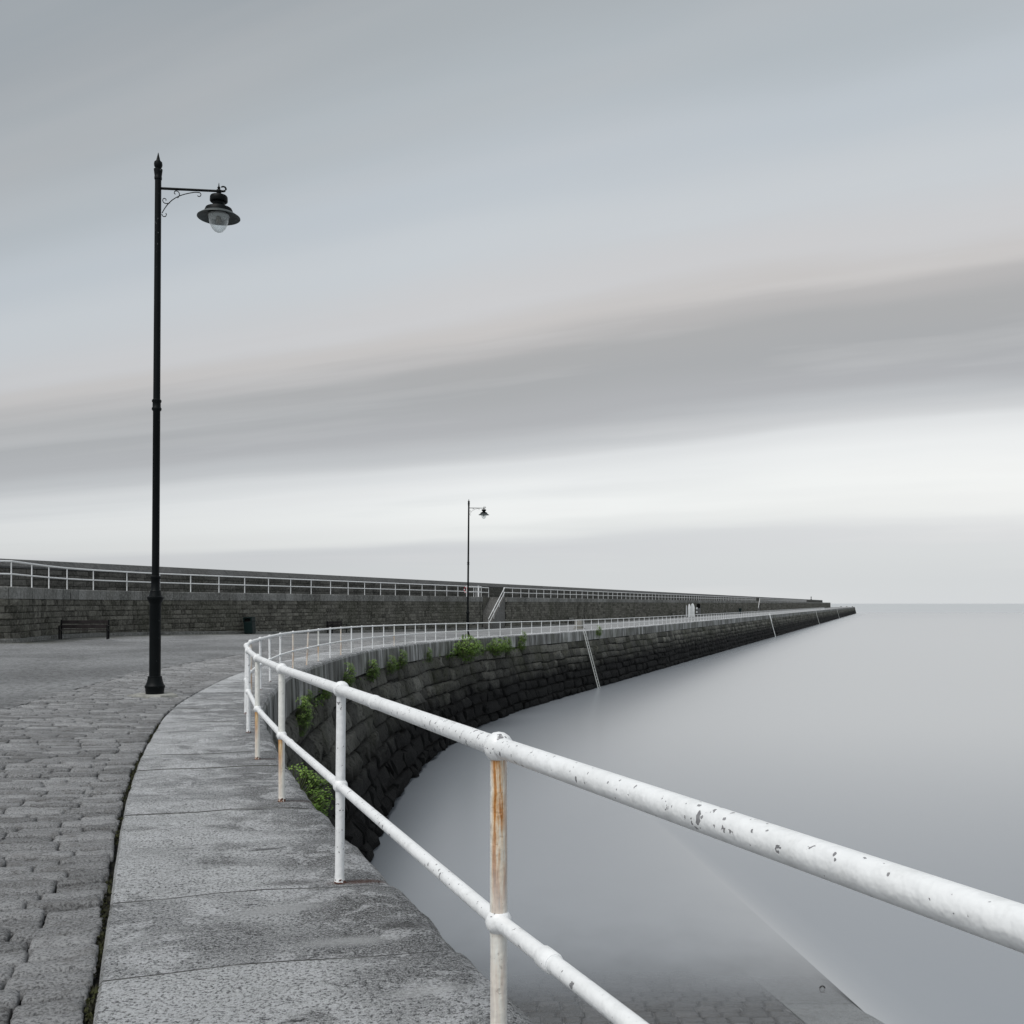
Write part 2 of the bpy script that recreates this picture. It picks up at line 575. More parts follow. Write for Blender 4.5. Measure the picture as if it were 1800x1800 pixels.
def m_seawall():
    m, k, bs, _ = mat_new('sea_wall_stone')
    P = pos(k)
    r = rnd_attr(k)
    z = k.sep(P)[2]
    n = k.noise(P, 6, 6, 0.75)
    tide = k.noise(k.scalev(P, (1, 1, 0.7)), 0.8, 5, 0.65)
    zz = k.math('ADD', z, k.math('MULTIPLY', k.math('SUBTRACT', tide, 0.5), 2.4))
    drip = k.noise(k.scalev(P, (4, 4, 0.5)), 1.2, 4, 0.7)
    stone = k.mix(r, (0.07, 0.071, 0.063), (0.28, 0.28, 0.25))
    stone = k.mix(k.maprange(drip, 0.52, 0.75, 0, 0.55), stone, (0.14, 0.145, 0.14))
    stone = k.mix(k.maprange(k.noise(P, 0.35, 4, 0.6), 0.46, 0.66, 0, 0.5), stone, (0.050, 0.058, 0.026))
    weed = k.mix(r, (0.003, 0.0035, 0.004), (0.012, 0.013, 0.0135))
    weed = k.mix(k.maprange(n, 0.55, 0.75, 0, 0.6), weed, (0.04, 0.042, 0.043))
    c = k.mix(k.maprange(zz, 2.0, 3.7), weed, stone)
    c = k.mix(k.maprange(n, 0.51, 0.36, 0, 0.8), c, (0.008, 0.008, 0.008))
    shell = k.maprange(k.noise(P, 24, 2, 0.5), 0.75, 0.79)
    c = k.mix(k.math('MULTIPLY', shell, 0.5), c, (0.35, 0.36, 0.36))
    k.set(bs.inputs['Base Color'], c)
    bs.inputs['Roughness'].default_value = 0.75
    k.set(bs.inputs['Normal'], k.bump(k.math('ADD', n, k.math('MULTIPLY', k.noise(P, 22, 4, 0.7), 0.5)), 1.0, 0.22))
    return m


def m_wallstone(name, lo, hi, tint):
    m, k, bs, _ = mat_new(name)
    P = pos(k)
    r = rnd_attr(k)
    n = k.noise(P, 7, 5, 0.75)
    big = k.noise(k.scalev(P, (1, 1, 0.6)), 0.28, 5, 0.6)
    c = k.mix(r, lo, hi)
    c = k.mix(k.maprange(big, 0.44, 0.66, 0, 0.65), c, tint)
    c = k.mix(k.maprange(k.noise(k.scalev(P, (1.3, 1.3, 0.22)), 0.9, 4, 0.6), 0.56, 0.72, 0, 0.65), c, tuple(v * 0.3 for v in lo))
    c = k.mix(k.maprange(n, 0.5, 0.72, 0, 0.5), c, tuple(v * 1.9 for v in hi))
    c = k.mix(k.maprange(n, 0.46, 0.3, 0, 0.7), c, tuple(v * 0.3 for v in lo))
    k.set(bs.inputs['Base Color'], c)
    bs.inputs['Roughness'].default_value = 0.9
    k.set(bs.inputs['Normal'], k.bump(n, 1.0, 0.06))
    return m


def m_paint(kind='clean'):
    m, k, bs, _ = mat_new('white_paint_' + kind)
    T = k.n('ShaderNodeTexCoord').outputs['Object']
    P = pos(k)
    x, y, z = k.sep(T)
    w_ = (0.86, 0.875, 0.885)
    c = k.mix(k.maprange(k.noise(P, 5, 4, 0.6), 0.35, 0.7), w_, (0.78, 0.795, 0.80))
    ch = k.math('MAXIMUM', k.noise(P, 24, 3, 0.55), k.math('SUBTRACT', k.noise(P, 60, 2, 0.5), 0.015))
    gate = k.noise(P, 2.1, 2, 0.5)
    thr = k.maprange(gate, 0.36, 0.62, 0.70, 0.648)
    chip = k.maprange(k.math('SUBTRACT', ch, thr), 0.0, 0.012)
    if kind != 'clean':
        chip = k.math('MULTIPLY', chip, 0.35)
    c = k.mix(chip, c, k.mix(k.noise(P, 60, 2), (0.14, 0.14, 0.15), (0.32, 0.32, 0.33)))
    grime = k.math('MULTIPLY', k.maprange(k.noise(P, 14, 4, 0.7), 0.55, 0.7), 0.3)
    c = k.mix(grime, c, (0.50, 0.51, 0.50))
    if kind != 'clean':
        c = k.mix(0.8, c, (0.94, 0.92, 0.85), 'MULTIPLY')
        st = k.noise(k.scalev(T, (55, 55, 4.5)), 1.0, 5, 0.7)
        big = k.noise(k.scalev(T, (30, 30, 2.2)), 1.0, 3, 0.6)
        col = k.ramp(k.math('ADD', k.math('MULTIPLY', st, 0.75), k.math('MULTIPLY', big, 0.25)), [(0.36, (0.16, 0.045, 0.010, 1)), (0.46, (0.46, 0.19, 0.045, 1)), (0.54, (0.62, 0.38, 0.14, 1)), (0.64, (0.78, 0.70, 0.52, 1))])
        if kind == 'rust_high':
            f = k.ramp(z, [(0.0, 0.12), (0.40, 0.3), (0.47, 0.12), (0.58, 0.4), (0.7, 0.75), (0.84, 1.0), (1.0, 1.0)])
            wd = k.math('ABSOLUTE', k.math('SUBTRACT', x, -0.002))
            f = k.math('MULTIPLY', f, k.maprange(k.math('ADD', wd, k.math('MULTIPLY', k.math('SUBTRACT', big, 0.5), 0.05)), 0.034, 0.013))
            f = k.math('MULTIPLY', f, k.maprange(y, 0.010, -0.004))
            f = k.math('MULTIPLY', f, k.maprange(st, 0.70, 0.46))
        elif kind == 'rust_low':
            f = k.ramp(z, [(0.0, 0.9), (0.03, 0.2), (0.2, 0.35), (0.36, 0.8), (0.48, 1.0), (0.5, 0.9), (0.515, 0.0)])
            f = k.math('MULTIPLY', f, k.maprange(x, 0.02, 0.004))
        else:
            f = k.ramp(z, [(0.0, 0.9), (0.3, 0.8), (0.5, 1.0), (0.6, 0.6), (1.0, 0.5)])
            f = k.math('MULTIPLY', f, k.maprange(st, 0.62, 0.42))
            f = k.math('MULTIPLY', f, 0.9)
        c = k.mix(f, c, col)
    k.set(bs.inputs['Base Color'], c)
    bs.inputs['Roughness'].default_value = 0.42
    k.set(bs.inputs['Normal'], k.bump(k.math('SUBTRACT', k.noise(P, 18, 3), k.math('MULTIPLY', chip, 0.35)), 0.7, 0.010))
    return m


def m_lamp():
    m, k, bs, _ = mat_new('black_lamp_paint')
    T = k.n('ShaderNodeTexCoord').outputs['Object']
    sp = k.maprange(k.noise(k.scalev(T, (1, 1, 0.6)), 30, 2, 0.5), 0.735, 0.75)
    c = k.mix(k.noise(T, 3, 3), (0.002, 0.003, 0.0035), (0.006, 0.008, 0.009))
    c = k.mix(k.math('MULTIPLY', sp, 0.3), c, (0.4, 0.42, 0.42))
    k.set(bs.inputs['Base Color'], c)
    bs.inputs['Roughness'].default_value = 0.5
    bs.inputs['Specular IOR Level'].default_value = 0.12
    k.set(bs.inputs['Normal'], k.bump(k.noise(T, 40, 2), 0.3, 0.004))
    return m


def m_leaf():
    m, k, bs, _ = mat_new('samphire_leaf')
    r = rnd_attr(k)
    c = k.ramp(r, [(0.0, (0.035, 0.07, 0.015, 1)), (0.5, (0.12, 0.215, 0.04, 1)), (1.0, (0.28, 0.42, 0.10, 1))])
    k.set(bs.inputs['Base Color'], c)
    bs.inputs['Roughness'].default_value = 0.6
    return m


def m_water(name, sea=False):
    m, k, bs, out = mat_new(name)
    P = pos(k)
    n = k.noise(k.scalev(P, (0.035, 0.012, 1)), 1.0, 3, 0.5)
    if sea:
        c = k.mix(n, (0.47, 0.49, 0.505), (0.51, 0.53, 0.54))
        bs.inputs['Roughness'].default_value = 0.5
        k.set(bs.inputs['Base Color'], c)
        bs.inputs['IOR'].default_value = 1.33
        return m
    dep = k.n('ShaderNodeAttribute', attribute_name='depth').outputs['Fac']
    milk_sheen = k.n('ShaderNodeAttribute', attribute_name='milk_sheen').outputs['Fac']
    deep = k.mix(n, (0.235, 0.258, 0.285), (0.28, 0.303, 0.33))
    c = k.mix(milk_sheen, deep, (0.40, 0.412, 0.425))
    k.set(bs.inputs['Base Color'], c)
    bs.inputs['Roughness'].default_value = 0.24
    bs.inputs['IOR'].default_value = 1.6
    tr = k.n('ShaderNodeBsdfTransparent')
    mx = k.n('ShaderNodeMixShader')
    mist = k.noise(k.scalev(P, (0.5, 0.35, 1)), 1.2, 3, 0.5)
    dd = k.math('MULTIPLY', dep, k.math('ADD', 0.55, k.math('MULTIPLY', mist, 0.9)))
    al = k.math('SUBTRACT', 1.0, k.math('EXPONENT', k.math('MULTIPLY', dd, -6.0)))
    k.set(mx.inputs[0], al)
    k.l.new(tr.outputs[0], mx.inputs[1])
    k.l.new(bs.outputs[0], mx.inputs[2])
    k.l.new(mx.outputs[0], out.inputs[0])
    return m


def m_glass():
    m, k, bs, out = mat_new('lamp_bowl')
    bs.inputs['Base Color'].default_value = (0.86, 0.9, 0.91, 1)
    bs.inputs['Roughness'].default_value = 0.06
    bs.inputs['IOR'].default_value = 1.45
    tr = k.n('ShaderNodeBsdfTransparent')
    tr.inputs[0].default_value = (0.93, 0.95, 0.95, 1)
    fr = k.n('ShaderNodeLayerWeight')
    fr.inputs[0].default_value = 0.35
    mx = k.n('ShaderNodeMixShader')
    k.set(mx.inputs[0], k.maprange(fr.outputs['Facing'], 0.0, 0.9, 0.12, 0.85))
    k.l.new(tr.outputs[0], mx.inputs[1])
    k.l.new(bs.outputs[0], mx.inputs[2])
    k.l.new(mx.outputs[0], out.inputs[0])
    return m


M = {
    'granite': m_granite(),
    'sett': m_sett('sett_stone', (0.17, 0.172, 0.174), (0.38, 0.384, 0.392)),
    'slip_sett': m_sett('slipway_sett_stone', (0.055, 0.06, 0.065), (0.115, 0.12, 0.128), 0.35),
    'slip_kerb': m_sett('slipway_kerb_stone', (0.22, 0.235, 0.245), (0.28, 0.295, 0.305), 0.2),
    'joint': m_joint('joint_dirt', (0.012, 0.012, 0.011), (0.035, 0.036, 0.027)),
    'slip_joint': m_joint('slipway_joint_silt', (0.10, 0.105, 0.108), (0.20, 0.205, 0.21)),
    'core': m_joint('dark_mortar', (0.012, 0.012, 0.011), (0.03, 0.031, 0.028), 3),  # dark mortar core showing in the joints
    'wcore': m_joint('wall_mortar', (0.030, 0.030, 0.027), (0.058, 0.058, 0.052), 3),
    'asphalt': m_asphalt(),
    'sea': m_seawall(),
    'wall': m_wallstone('parade_wall_stone', (0.072, 0.070, 0.061), (0.205, 0.20, 0.175), (0.075, 0.078, 0.058)),
    'wcop': m_wallstone('parade_coping_stone', (0.17, 0.173, 0.165), (0.30, 0.302, 0.292), (0.12, 0.118, 0.105)),
    'parapet': m_wallstone('parapet_stone', (0.07, 0.069, 0.063), (0.15, 0.147, 0.135), (0.07, 0.072, 0.06)),
    'band': m_wallstone('parapet_coping', (0.105, 0.108, 0.108), (0.125, 0.127, 0.127), (0.09, 0.09, 0.086)),
    'paint': m_paint(), 'rust_high': m_paint('rust_high'), 'rust_low': m_paint('rust_low'), 'rust_all': m_paint('rust_all'),
    'rust': plain('bare_rust', (0.085, 0.03, 0.018), 0.9, 0, 0.4, 30, 0.004),
    'lamp': m_lamp(), 'glass': m_glass(),
    'hood': plain('lamp_reflector', (0.055, 0.065, 0.065), 0.5, 0, 0.3, 12),
    'seabed': m_joint('seabed_silt', (0.08, 0.085, 0.085), (0.11, 0.115, 0.115), 0.4), 'leaf': m_leaf(), 'moss': m_joint('dry_moss', (0.035, 0.034, 0.025), (0.075, 0.082, 0.035), 25), 'stem': plain('plant_stem', (0.07, 0.09, 0.03), 0.8),
    'water': m_water('harbour_water'), 'open': m_water('open_sea', True),
    'bin': plain('bin_green', (0.008, 0.018, 0.018), 0.5), 'black': plain('dark_opening', (0.003, 0.003, 0.003), 0.9),
    'iron': plain('dark_cast_iron', (0.010, 0.010, 0.011), 0.6), 'slat': plain('weathered_bench_timber', (0.035, 0.030, 0.031), 0.8, 0, 0.3, 5),
    'pale_slat': plain('pale_bench_timber', (0.22, 0.22, 0.20), 0.8, 0, 0.2, 5),
    'door': plain('white_door_paint', (0.80, 0.83, 0.84), 0.5, 0, 0.06, 2), 'door_grey': plain('grey_door_board', (0.10, 0.105, 0.11), 0.7),
    'concrete': plain('pale_concrete', (0.24, 0.235, 0.215), 0.9, 0, 0.25, 9, 0.01), 'pad': plain('lamp_footing', (0.27, 0.27, 0.25), 0.9, 0, 0.35, 7, 0.015),
    'ladder': plain('galvanised_ladder', (0.55, 0.57, 0.56), 0.6, 0.1, 0.2, 6), 'red': plain('lifebuoy_red', (0.42, 0.05, 0.06), 0.5),
    'step': m_wallstone('step_stone', (0.14, 0.14, 0.135), (0.18, 0.18, 0.175), (0.12, 0.12, 0.11)),
    'ring': plain('rusted_ring', (0.03, 0.028, 0.026), 0.8),
}


for nm_ in ('granite', 'sett', 'joint', 'core', 'wcore', 'asphalt', 'sea', 'wall', 'wcop', 'parapet', 'band', 'step', 'leaf', 'moss', 'black', 'iron', 'bin', 'slat'):
    for nd_ in M[nm_].node_tree.nodes:
        if nd_.type == 'BSDF_PRINCIPLED':
            nd_.inputs['Specular IOR Level'].default_value = 0.12


# ------------------------------------------------------------------ stone pieces
def stone(mapf, s0, s1, t0, t1, nx, nz, bulge, skirt=0.07, rough=0.5, jit=0.0, eu=0.13, ev=0.16):
    """one roughly dressed stone: a cushioned grid with sides running back into the wall"""
    us = np.linspace(0, 1, nx + 1)
    vs = np.linspace(0, 1, nz + 1)
    if nx >= 3:
        us = np.concatenate([[0], np.linspace(eu, 1 - eu, nx - 1), [1]])
    if nz >= 3:
        vs = np.concatenate([[0], np.linspace(ev, 1 - ev, nz - 1), [1]])
    U, Vv = np.meshgrid(us, vs, indexing='ij')
    inner = ((U > 0) & (U < 1) & (Vv > 0) & (Vv < 1)).astype(float)
    Rn = np.array([rng.random() for _ in range(U.size)]).reshape(U.shape)
    D = inner * bulge * (1 - rough + 2 * rough * Rn) + (1 - inner) * bulge * 0.3 * (Rn - 0.3)
    if nx < 2 or nz < 2:
        D = np.full(U.shape, bulge * 0.6) + bulge * 0.5 * (Rn - 0.5)
    ds, dt = s1 - s0, t1 - t0
    J1 = np.array([rng.random() for _ in range(U.size)]).reshape(U.shape) - 0.5
    J2 = np.array([rng.random() for _ in range(U.size)]).reshape(U.shape) - 0.5
    Sg = s0 + ds * U + J1 * jit * ds
    Tg = t0 + dt * Vv + J2 * jit * dt
    top = mapf(Sg.ravel(), Tg.ravel(), D.ravel())
    idx = np.arange(U.size).reshape(U.shape)
    F = []
    for i in range(nx):
        for j in range(nz):
            F.append((idx[i, j], idx[i + 1, j], idx[i + 1, j + 1], idx[i, j + 1]))
    ringi = [idx[i, 0] for i in range(nx + 1)] + [idx[nx, j] for j in range(1, nz + 1)] + [idx[i, nz] for i in range(nx - 1, -1, -1)] + [idx[0, j] for j in range(nz - 1, 0, -1)]
    rs = Sg.ravel()[ringi]
    rt = Tg.ravel()[ringi]
    back = mapf(rs, rt, np.full(len(ringi), -skirt))
    n0 = U.size
    m_ = len(ringi)
    for a in range(m_):
        b = (a + 1) % m_
        F.append((ringi[a], n0 + a, n0 + b, ringi[b]))
    return np.concatenate([top, back]), F


def place_stones(items, parent, mat, name, limit=300, smooth=False, label=None):
    """items: (metric, V, F, rnd); the largest in the picture become parts, the rest one piece of stuff"""
    items.sort(key=lambda a: -a[0])
    n = 0
    mb = MB()
    for met, V, F, r in items:
        if n < limit and met > 0:
            wob_(name, V, F, mat, parent, smooth, r)
            n += 1
        else:
            mb.add(V, F, r)
    if mb.V:
        V, F, Rr = mb.get()
        wob_('distant_' + name + 's', V, F, mat, parent, smooth, Rr, kind='stuff')


def metric(V, ws, ht):
    c = V.mean(axis=0)
    if not seen(*c):
        return 0.0
    return ws * ht / (c[1] ** 2 + c[0] ** 2)


def ribbon(path, ss, prof, closed=False):
    """sweep: prof(s) -> list of (offset, z); returns V,F"""
    V, F = [], []
    m_ = None
    for s_ in ss:
        pr = prof(s_)
        m_ = len(pr)
        for o, z in pr:
            x, yv = path.off(s_, o)
            V.append((float(x), float(yv), float(z)))
    for i in range(len(ss) - 1):
        for j in range(m_ - (0 if closed else 1)):
            a = i * m_ + j
            b = i * m_ + (j + 1) % m_
            F.append((a, b, b + m_, a + m_))
    if closed:
        F.append(tuple(range(m_))[::-1])
        F.append(tuple((len(ss) - 1) * m_ + j for j in range(m_)))
    return V, F


def srange(path, y0, y1, near=0.6, far=6.0):
    s_, e = path.s_of_y(y0), path.s_of_y(y1)
    out = [s_]
    while out[-1] < e - 1e-6:
        yy = abs(float(path.at(out[-1])[1]))
        out.append(min(e, out[-1] + min(far, max(near, yy * 0.02))))
    return out


# ================================================================== ground
YEND = 850
S_END = Q.s_of_y(YEND)
ys = np.concatenate([np.arange(-5, 60, 0.8), np.arange(60, 140, 2), np.arange(140, 851, 15)])
V, F, mo, pl = [], [], [], []
NTs = 22
for yv in ys:
    s_ = Q.s_of_y(yv)
    # ground runs from the outer border of the sett strip to just inside the wall
    strip = 3.56 if yv < 61 else 1.22
    nx_, ny_ = Q.nrm(s_)
    x1 = float(np.interp(yv, Q.P[:, 1], Q.P[:, 0])) - strip / abs(nx_)
    xw = float(np.interp(yv, WL.P[:, 1], WL.P[:, 0])) - 0.3 if yv >= 14 else -15.5
    if yv > WALL_END:
        xw = x1 - 13.5
    for j in range(NTs + 1):
        t = (j / NTs) ** 0.7
        x = x1 + (xw - x1) * t
        zz = float(gz(x, yv))
        V.append((x, yv, zz + 0.004))
        wd = x - xw - 0.3
        mo.append(max(0.0, 1 - wd / 2.2) if yv < 70 else max(0.0, 0.5 - wd / 2.0))
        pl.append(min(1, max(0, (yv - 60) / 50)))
for i in range(len(ys) - 1):
    for j in range(NTs):
        a = i * (NTs + 1) + j
        F.append((a, a + NTs + 1, a + NTs + 2, a + 1))
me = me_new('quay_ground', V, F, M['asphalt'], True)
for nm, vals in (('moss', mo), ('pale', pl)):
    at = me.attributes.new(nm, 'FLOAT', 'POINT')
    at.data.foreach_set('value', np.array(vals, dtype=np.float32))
ob('quay_ground', me, kind='structure')


# ------------------------------------------------------------------ the strip of granite setts beside the coping
def sett_map(s_, o, d):
    x, yv = Q.off(s_, -o)
    return np.stack([x, yv, gz(x, yv) + d - 0.012], axis=1)


ss = srange(Q, -4, 63, 0.6, 1.5)
V, F = ribbon(Q, ss, lambda s_: [(-o, float(gz(*Q.off(s_, -o))) - 0.055) for o in (1.0, 1.8, 2.6, 3.4, 4.2)])
path_o = wob_('sett_path', V, F, M['joint'], None, True, kind='structure')
items = []
s_ = Q.s_of_y(-3.5)
row = 0
while s_ < Q.s_of_y(62):
    yc = float(Q.at(s_)[1])
    h = rng.uniform(0.135, 0.185)
    o = 1.180 + rng.uniform(-0.005, 0.03)
    oe = 3.68 + rng.uniform(-0.12, 0.12)
    first = rng.uniform(0.22, 0.42)
    while o < oe:
        wd = first if first else rng.uniform(0.28, 0.50)
        first = 0
        if o + wd > oe + 0.1:
            wd = max(0.16, oe + 0.05 - o)
        g_ = rng.uniform(0.008, 0.016)
        close = yc < 9
        nx_, nz_ = (4, 6) if close else ((3, 4) if yc < 22 else (2, 3))
        lift = rng.uniform(-0.012, 0.012)
        Vs, Fs = stone(lambda a, b, d: sett_map(a, b, d + lift), s_ + 0.008, s_ + h - 0.010, o + g_ / 2, o + wd - g_ / 2, nx_, nz_, 0.013, 0.04, 0.5, 0.022, 0.11, 0.06)
        items.append((metric(Vs, h, wd), Vs, Fs, rng.random()))
        o += wd
    s_ += h
    row += 1
place_stones(items, path_o, M['sett'], 'sett', 300, True)

# moss and grit packed in the joint between setts and coping
mb = MB()
for i in range(1500):
    yv = 2.2 + 30 * rng.random() ** 2.2
    sq = Q.s_of_y(yv) + rng.uniform(-0.4, 0.4)
    o = 1.182 + rng.gauss(0, 0.012)
    x, y_ = Q.off(sq, -o)
    z_ = float(gz(x, y_)) - 0.03
    if math.sin(sq * 3.1) + math.sin(sq * 1.3 + 1) < -0.7:
        continue
    for q in range(3):
        a = rng.random() * 6.28
        l = rng.uniform(0.006, 0.02)
        p = np.array([x + rng.gauss(0, .008), y_ + rng.gauss(0, .008), z_])
        dx, dy = math.cos(a) * 0.009, math.sin(a) * 0.009
        mb.add([p + [dx, dy, 0], p - [dx, dy, 0], p + [rng.gauss(0, .008), rng.gauss(0, .008), l]], [(0, 1, 2)], rng.random() * 0.45)
V, F, Rr = mb.get()
o_ = wob_('joint_moss', V, F, M['moss'], None, False, Rr, kind='stuff')
o_['label'] = 'dark green moss growing in the joint between setts and coping'

# ================================================================== quay wall
quay = root('quay_wall', 'long curving harbour wall of dark rough stone with pale granite coping', 'harbour wall', (-6.3, 42, 0))


def ztop(s_):
    return zq(Q.at(s_)[1]) - ZCOP


def face_off(s_, z):
    return 0.29 + BAT * (ztop(s_) - z)


def sea_map(s_, t, d):
    zt = ztop(s_)
    z = t * zt
    o = 0.29 + BAT * (zt - z) + d
    x, yv = Q.off(s_, o)
    return np.stack([x, yv, z], axis=1)


# core behind the stones, and the inland face far out where the wall stands free
ss = srange(Q, -4, YEND, 1.0, 8.0)


def coreprof(s_):
    zt = float(ztop(s_))
    return [(-1.0, zt + 0.6), (0.2, zt + 0.6), (0.25, zt), (0.25 + BAT * (zt + 1.5) - 0.04, -1.5)]


V, F = ribbon(Q, ss, coreprof)
wob_('wall_core', V, F, M['core'], quay)

# top course: long granite coping blocks with a rounded nose
items = []
s_ = Q.s_of_y(-3.4)
k_ = 0
JOINTS = []
while s_ < S_END - 1:
    yc = float(Q.at(s_)[1])
    ln = rng.uniform(1.05, 1.35) if yc < 24 else rng.uniform(1.7, 3.0)
    if abs(yc - 3.0) < 8:
        ln = rng.uniform(1.12, 1.30)
    near = yc < 14
    n = 8 if near else (2 if yc < 60 else 1)
    gap = 0.009 if near else 0.006
    sl = np.linspace(s_ + gap, s_ + ln - gap, n + 1)
    dz = rng.uniform(-0.006, 0.006)
    sk = 0.09 if near else 0.0
    if near:
        prof = [(-1.165, -0.3), (-1.165, -0.02), (-1.15, -0.004), (-0.9, 0), (-0.65, 0), (-0.4, 0), (-0.15, 0), (0.05, 0), (0.17, -0.004), (0.225, -0.016), (0.262, -0.045), (0.28, -0.09), (0.29, -0.16), (0.30, -0.6), (0.31, -ZCOP + 0.01), (0.1, -ZCOP + 0.01)]
    elif yc < 140:
        prof = [(-1.165, -0.2), (-1.165, 0), (-0.1, 0), (0.18, -0.005), (0.25, -0.03), (0.285, -0.09), (0.30, -0.45), (0.31, -ZCOP + 0.01), (0.1, -ZCOP + 0.01)]
    else:
        prof = [(-1.165, -0.2), (-1.165, 0), (0.24, 0), (0.30, -0.06), (0.31, -ZCOP + 0.01), (0.1, -ZCOP + 0.01)]
    V, F = [], []
    m_ = len(prof)
    proud = rng.uniform(-0.012, 0.02)
    for q in sl:
        for o, dzz in prof:
            xx, yy = Q.off(q + (-sk * (o + 0.3) if near else 0), o + ((proud + 0.06 * min(1, max(0, (6.5 - yc) / 3))) if o > 0.1 else 0))
            un = 0
            if near and -1.1 < o < 0.24:
                pass
            if near:
                hsh = math.sin(q * 91.7 + o * 57.3) * 43758.5
                xx = float(xx) + (0.014 if o > 0.15 else 0) * (hsh - math.floor(hsh) - 0.5)
                un = 0.006 * math.sin(q * 5 + o * 4) + 0.005 * math.sin(q * 11 - o * 7) - 0.006 * (abs((q - s_) / ln - 0.5) * 2) ** 6
            V.append((float(xx), float(yy), float(zq(yy)) + dzz + dz * (1 if o < 0.2 else 0.3) + un))
    for i in range(n):
        for j in range(m_ - 1):
            a = i * m_ + j
            F.append((a, a + 1, a + 1 + m_, a + m_))
    F.append(tuple(range(m_))[::-1])
    F.append(tuple(n * m_ + j for j in range(m_)))
    V = np.array(V)
    c = V.mean(axis=0)
    met = (1.0 / (c[1] ** 2 + c[0] ** 2)) if c[1] > 1.5 and abs(c[0] / c[1]) < 0.7 else 0
    tone = 1.0 if c[1] < 4.3 else (0.35 if c[1] < 5.5 else (0.75 if c[1] < 6.8 else rng.random()))
    if yc < 60:                                   # the outer edge is more weathered and dirty than the walked part
        oo_ = np.array([p_[0] for p_ in prof] * (n + 1))
        jj_ = np.array([rng.uniform(-0.12, 0.12) for _ in oo_])
        tone = np.maximum(tone - 0.95 * np.clip((oo_ + 0.42 + jj_) / 0.4, 0, 1) * (oo_ < 0.27), -0.3)
    items.append((met, V, F, tone))
    s_ += ln
place_stones(items, quay, M['granite'], 'coping_stone', 150, False)

# battered face: big rough courses down to and below the water
items = []
NCO = 7
tb = [1.0]
for i in range(NCO):
    tb.append(tb[-1] - rng.uniform(0.75, 1.3) / NCO)
tb = [1 - (1 - t) * 1.0 / (1 - tb[-1]) for t in tb]
tb += [-0.10, -0.20]
for ci in range(len(tb) - 1):
    t1, t0 = tb[ci], tb[ci + 1]
    s_ = Q.s_of_y(-3.4) + rng.random()
    while s_ < S_END - 2:
        yc = float(Q.at(s_)[1])
        ln = rng.choice((0.8, 1.2, 1.6, 2.0, 2.8)) * rng.uniform(0.85, 1.15)
        if yc > 260:
            ln *= 1.5
        if yc < 20:
            nx_, nz_ = 2, 2
        elif yc < 75:
            nx_, nz_ = 4, 4
        elif yc < 140:
            nx_, nz_ = 3, 3
        elif yc < 260:
            nx_, nz_ = 2, 2
        else:
            nx_, nz_ = 1, 1
        low = ci / len(tb)
        bul = rng.uniform(0.02, 0.13) + 0.13 * low
        gp = 0.03 + 0.05 * low * rng.random()
        wav = 0.013 * math.sin(s_ * 0.5 + ci * 0.6) + 0.007 * math.sin(s_ * 1.3 + ci)
        Vs, Fs = stone(sea_map, s_ + gp, s_ + ln - gp, t0 + 0.004 + wav, t1 - 0.005 - 0.004 * rng.random() + wav * 0.8, nx_, nz_, bul, 0.18, 0.8, 0.06 if nx_ > 1 else 0.02, 0.07, 0.12)
        nxx, nyy = Q.nrm(s_)
        c = Vs.mean(axis=0)
        facing = -(nxx * c[0] + nyy * c[1]) / math.hypot(c[0], c[1])
        met = 0
        if facing > 0.03 and c[1] > 26 and c[2] > 0.1:
            met = metric(Vs, ln * facing, (t1 - t0) * 5)
        r_ = min(1, max(0, rng.gauss(0.45, 0.28)))
        items.append((met, Vs, Fs, r_))
        s_ += ln
place_stones(items, quay, M['sea'], 'wall_stone', 300, True)

# pier head: the seaward end and the open back beyond the parade wall
xe, ye = Q.at(S_END)
te = np.array([Q.T[-1][0], Q.T[-1][1]])
ne = np.array([te[1], -te[0]])
E0 = np.array([xe, ye])
zt = float(zq(850))


def P3(a, b, z):
    p = E0 + te * a + ne * b
    return (p[0], p[1], z)


V = [P3(-2, 0.3, zt), P3(4.0, 0.3, zt), P3(4.0, -14, zt), P3(-140, -14, zt), P3(-140, -0.8, zt - 0.5), P3(-2, 1.85, -1.5), P3(5.6, 1.85, -1.5), P3(5.6, -15.5, -1.5), P3(-140, -15.5, -1.5)]
F = [(0, 1, 6, 5), (1, 2, 7, 6), (2, 3, 8, 7), (0, 4, 3, 2, 1)]
wob_('pier_head', V, F, M['sea'], quay, False, 0.6)
for a in range(3):
    V, F = box(-0.5, 0.5, -0.4, 0.4, 0, 0.5, 0.06)
    V = [(P3(1.5, -1.5 - a * 4.5, 0)[0] + v[0], P3(1.5, -1.5 - a * 4.5, 0)[1] + v[1], zt + 0.002 + v[2]) for v in V]
    wob_('head_block', V, F, M['sea'], quay, False, 0.8)

# ================================================================== parade wall (left, carrying the raised walkway)
YT = [113.0, 333.0]                               # tops of the two stairs
GAPS = [(107.0, 113.0), (327.0, 333.0)]
RECESS = 1.7


def in_gap(yv, pad=0.0):
    return any(a - pad < yv < b + pad for a, b in GAPS)


pw = root('parade_wall', 'long wall of small coursed brown stone with grey coping, carrying a railed walkway', 'wall', (-17.6, 67.5, 6.1))


def wall_map_f(z0f, ztop_, off0=0.0, path=WL):
    def f(s_, t, d):
        x, yv = path.off(s_, off0 + d)
        zb = z0f(x, yv)
        return np.stack([x, yv, zb + t * (ztop_ - zb)], axis=1)
    return f


def gbase(x, yv):
    return gz(x, yv) - 0.03


cop_h = 0.5
def wm(s_, z, d):
    x, yv = WL.off(s_, d)
    return np.stack([x, yv, z], axis=1)


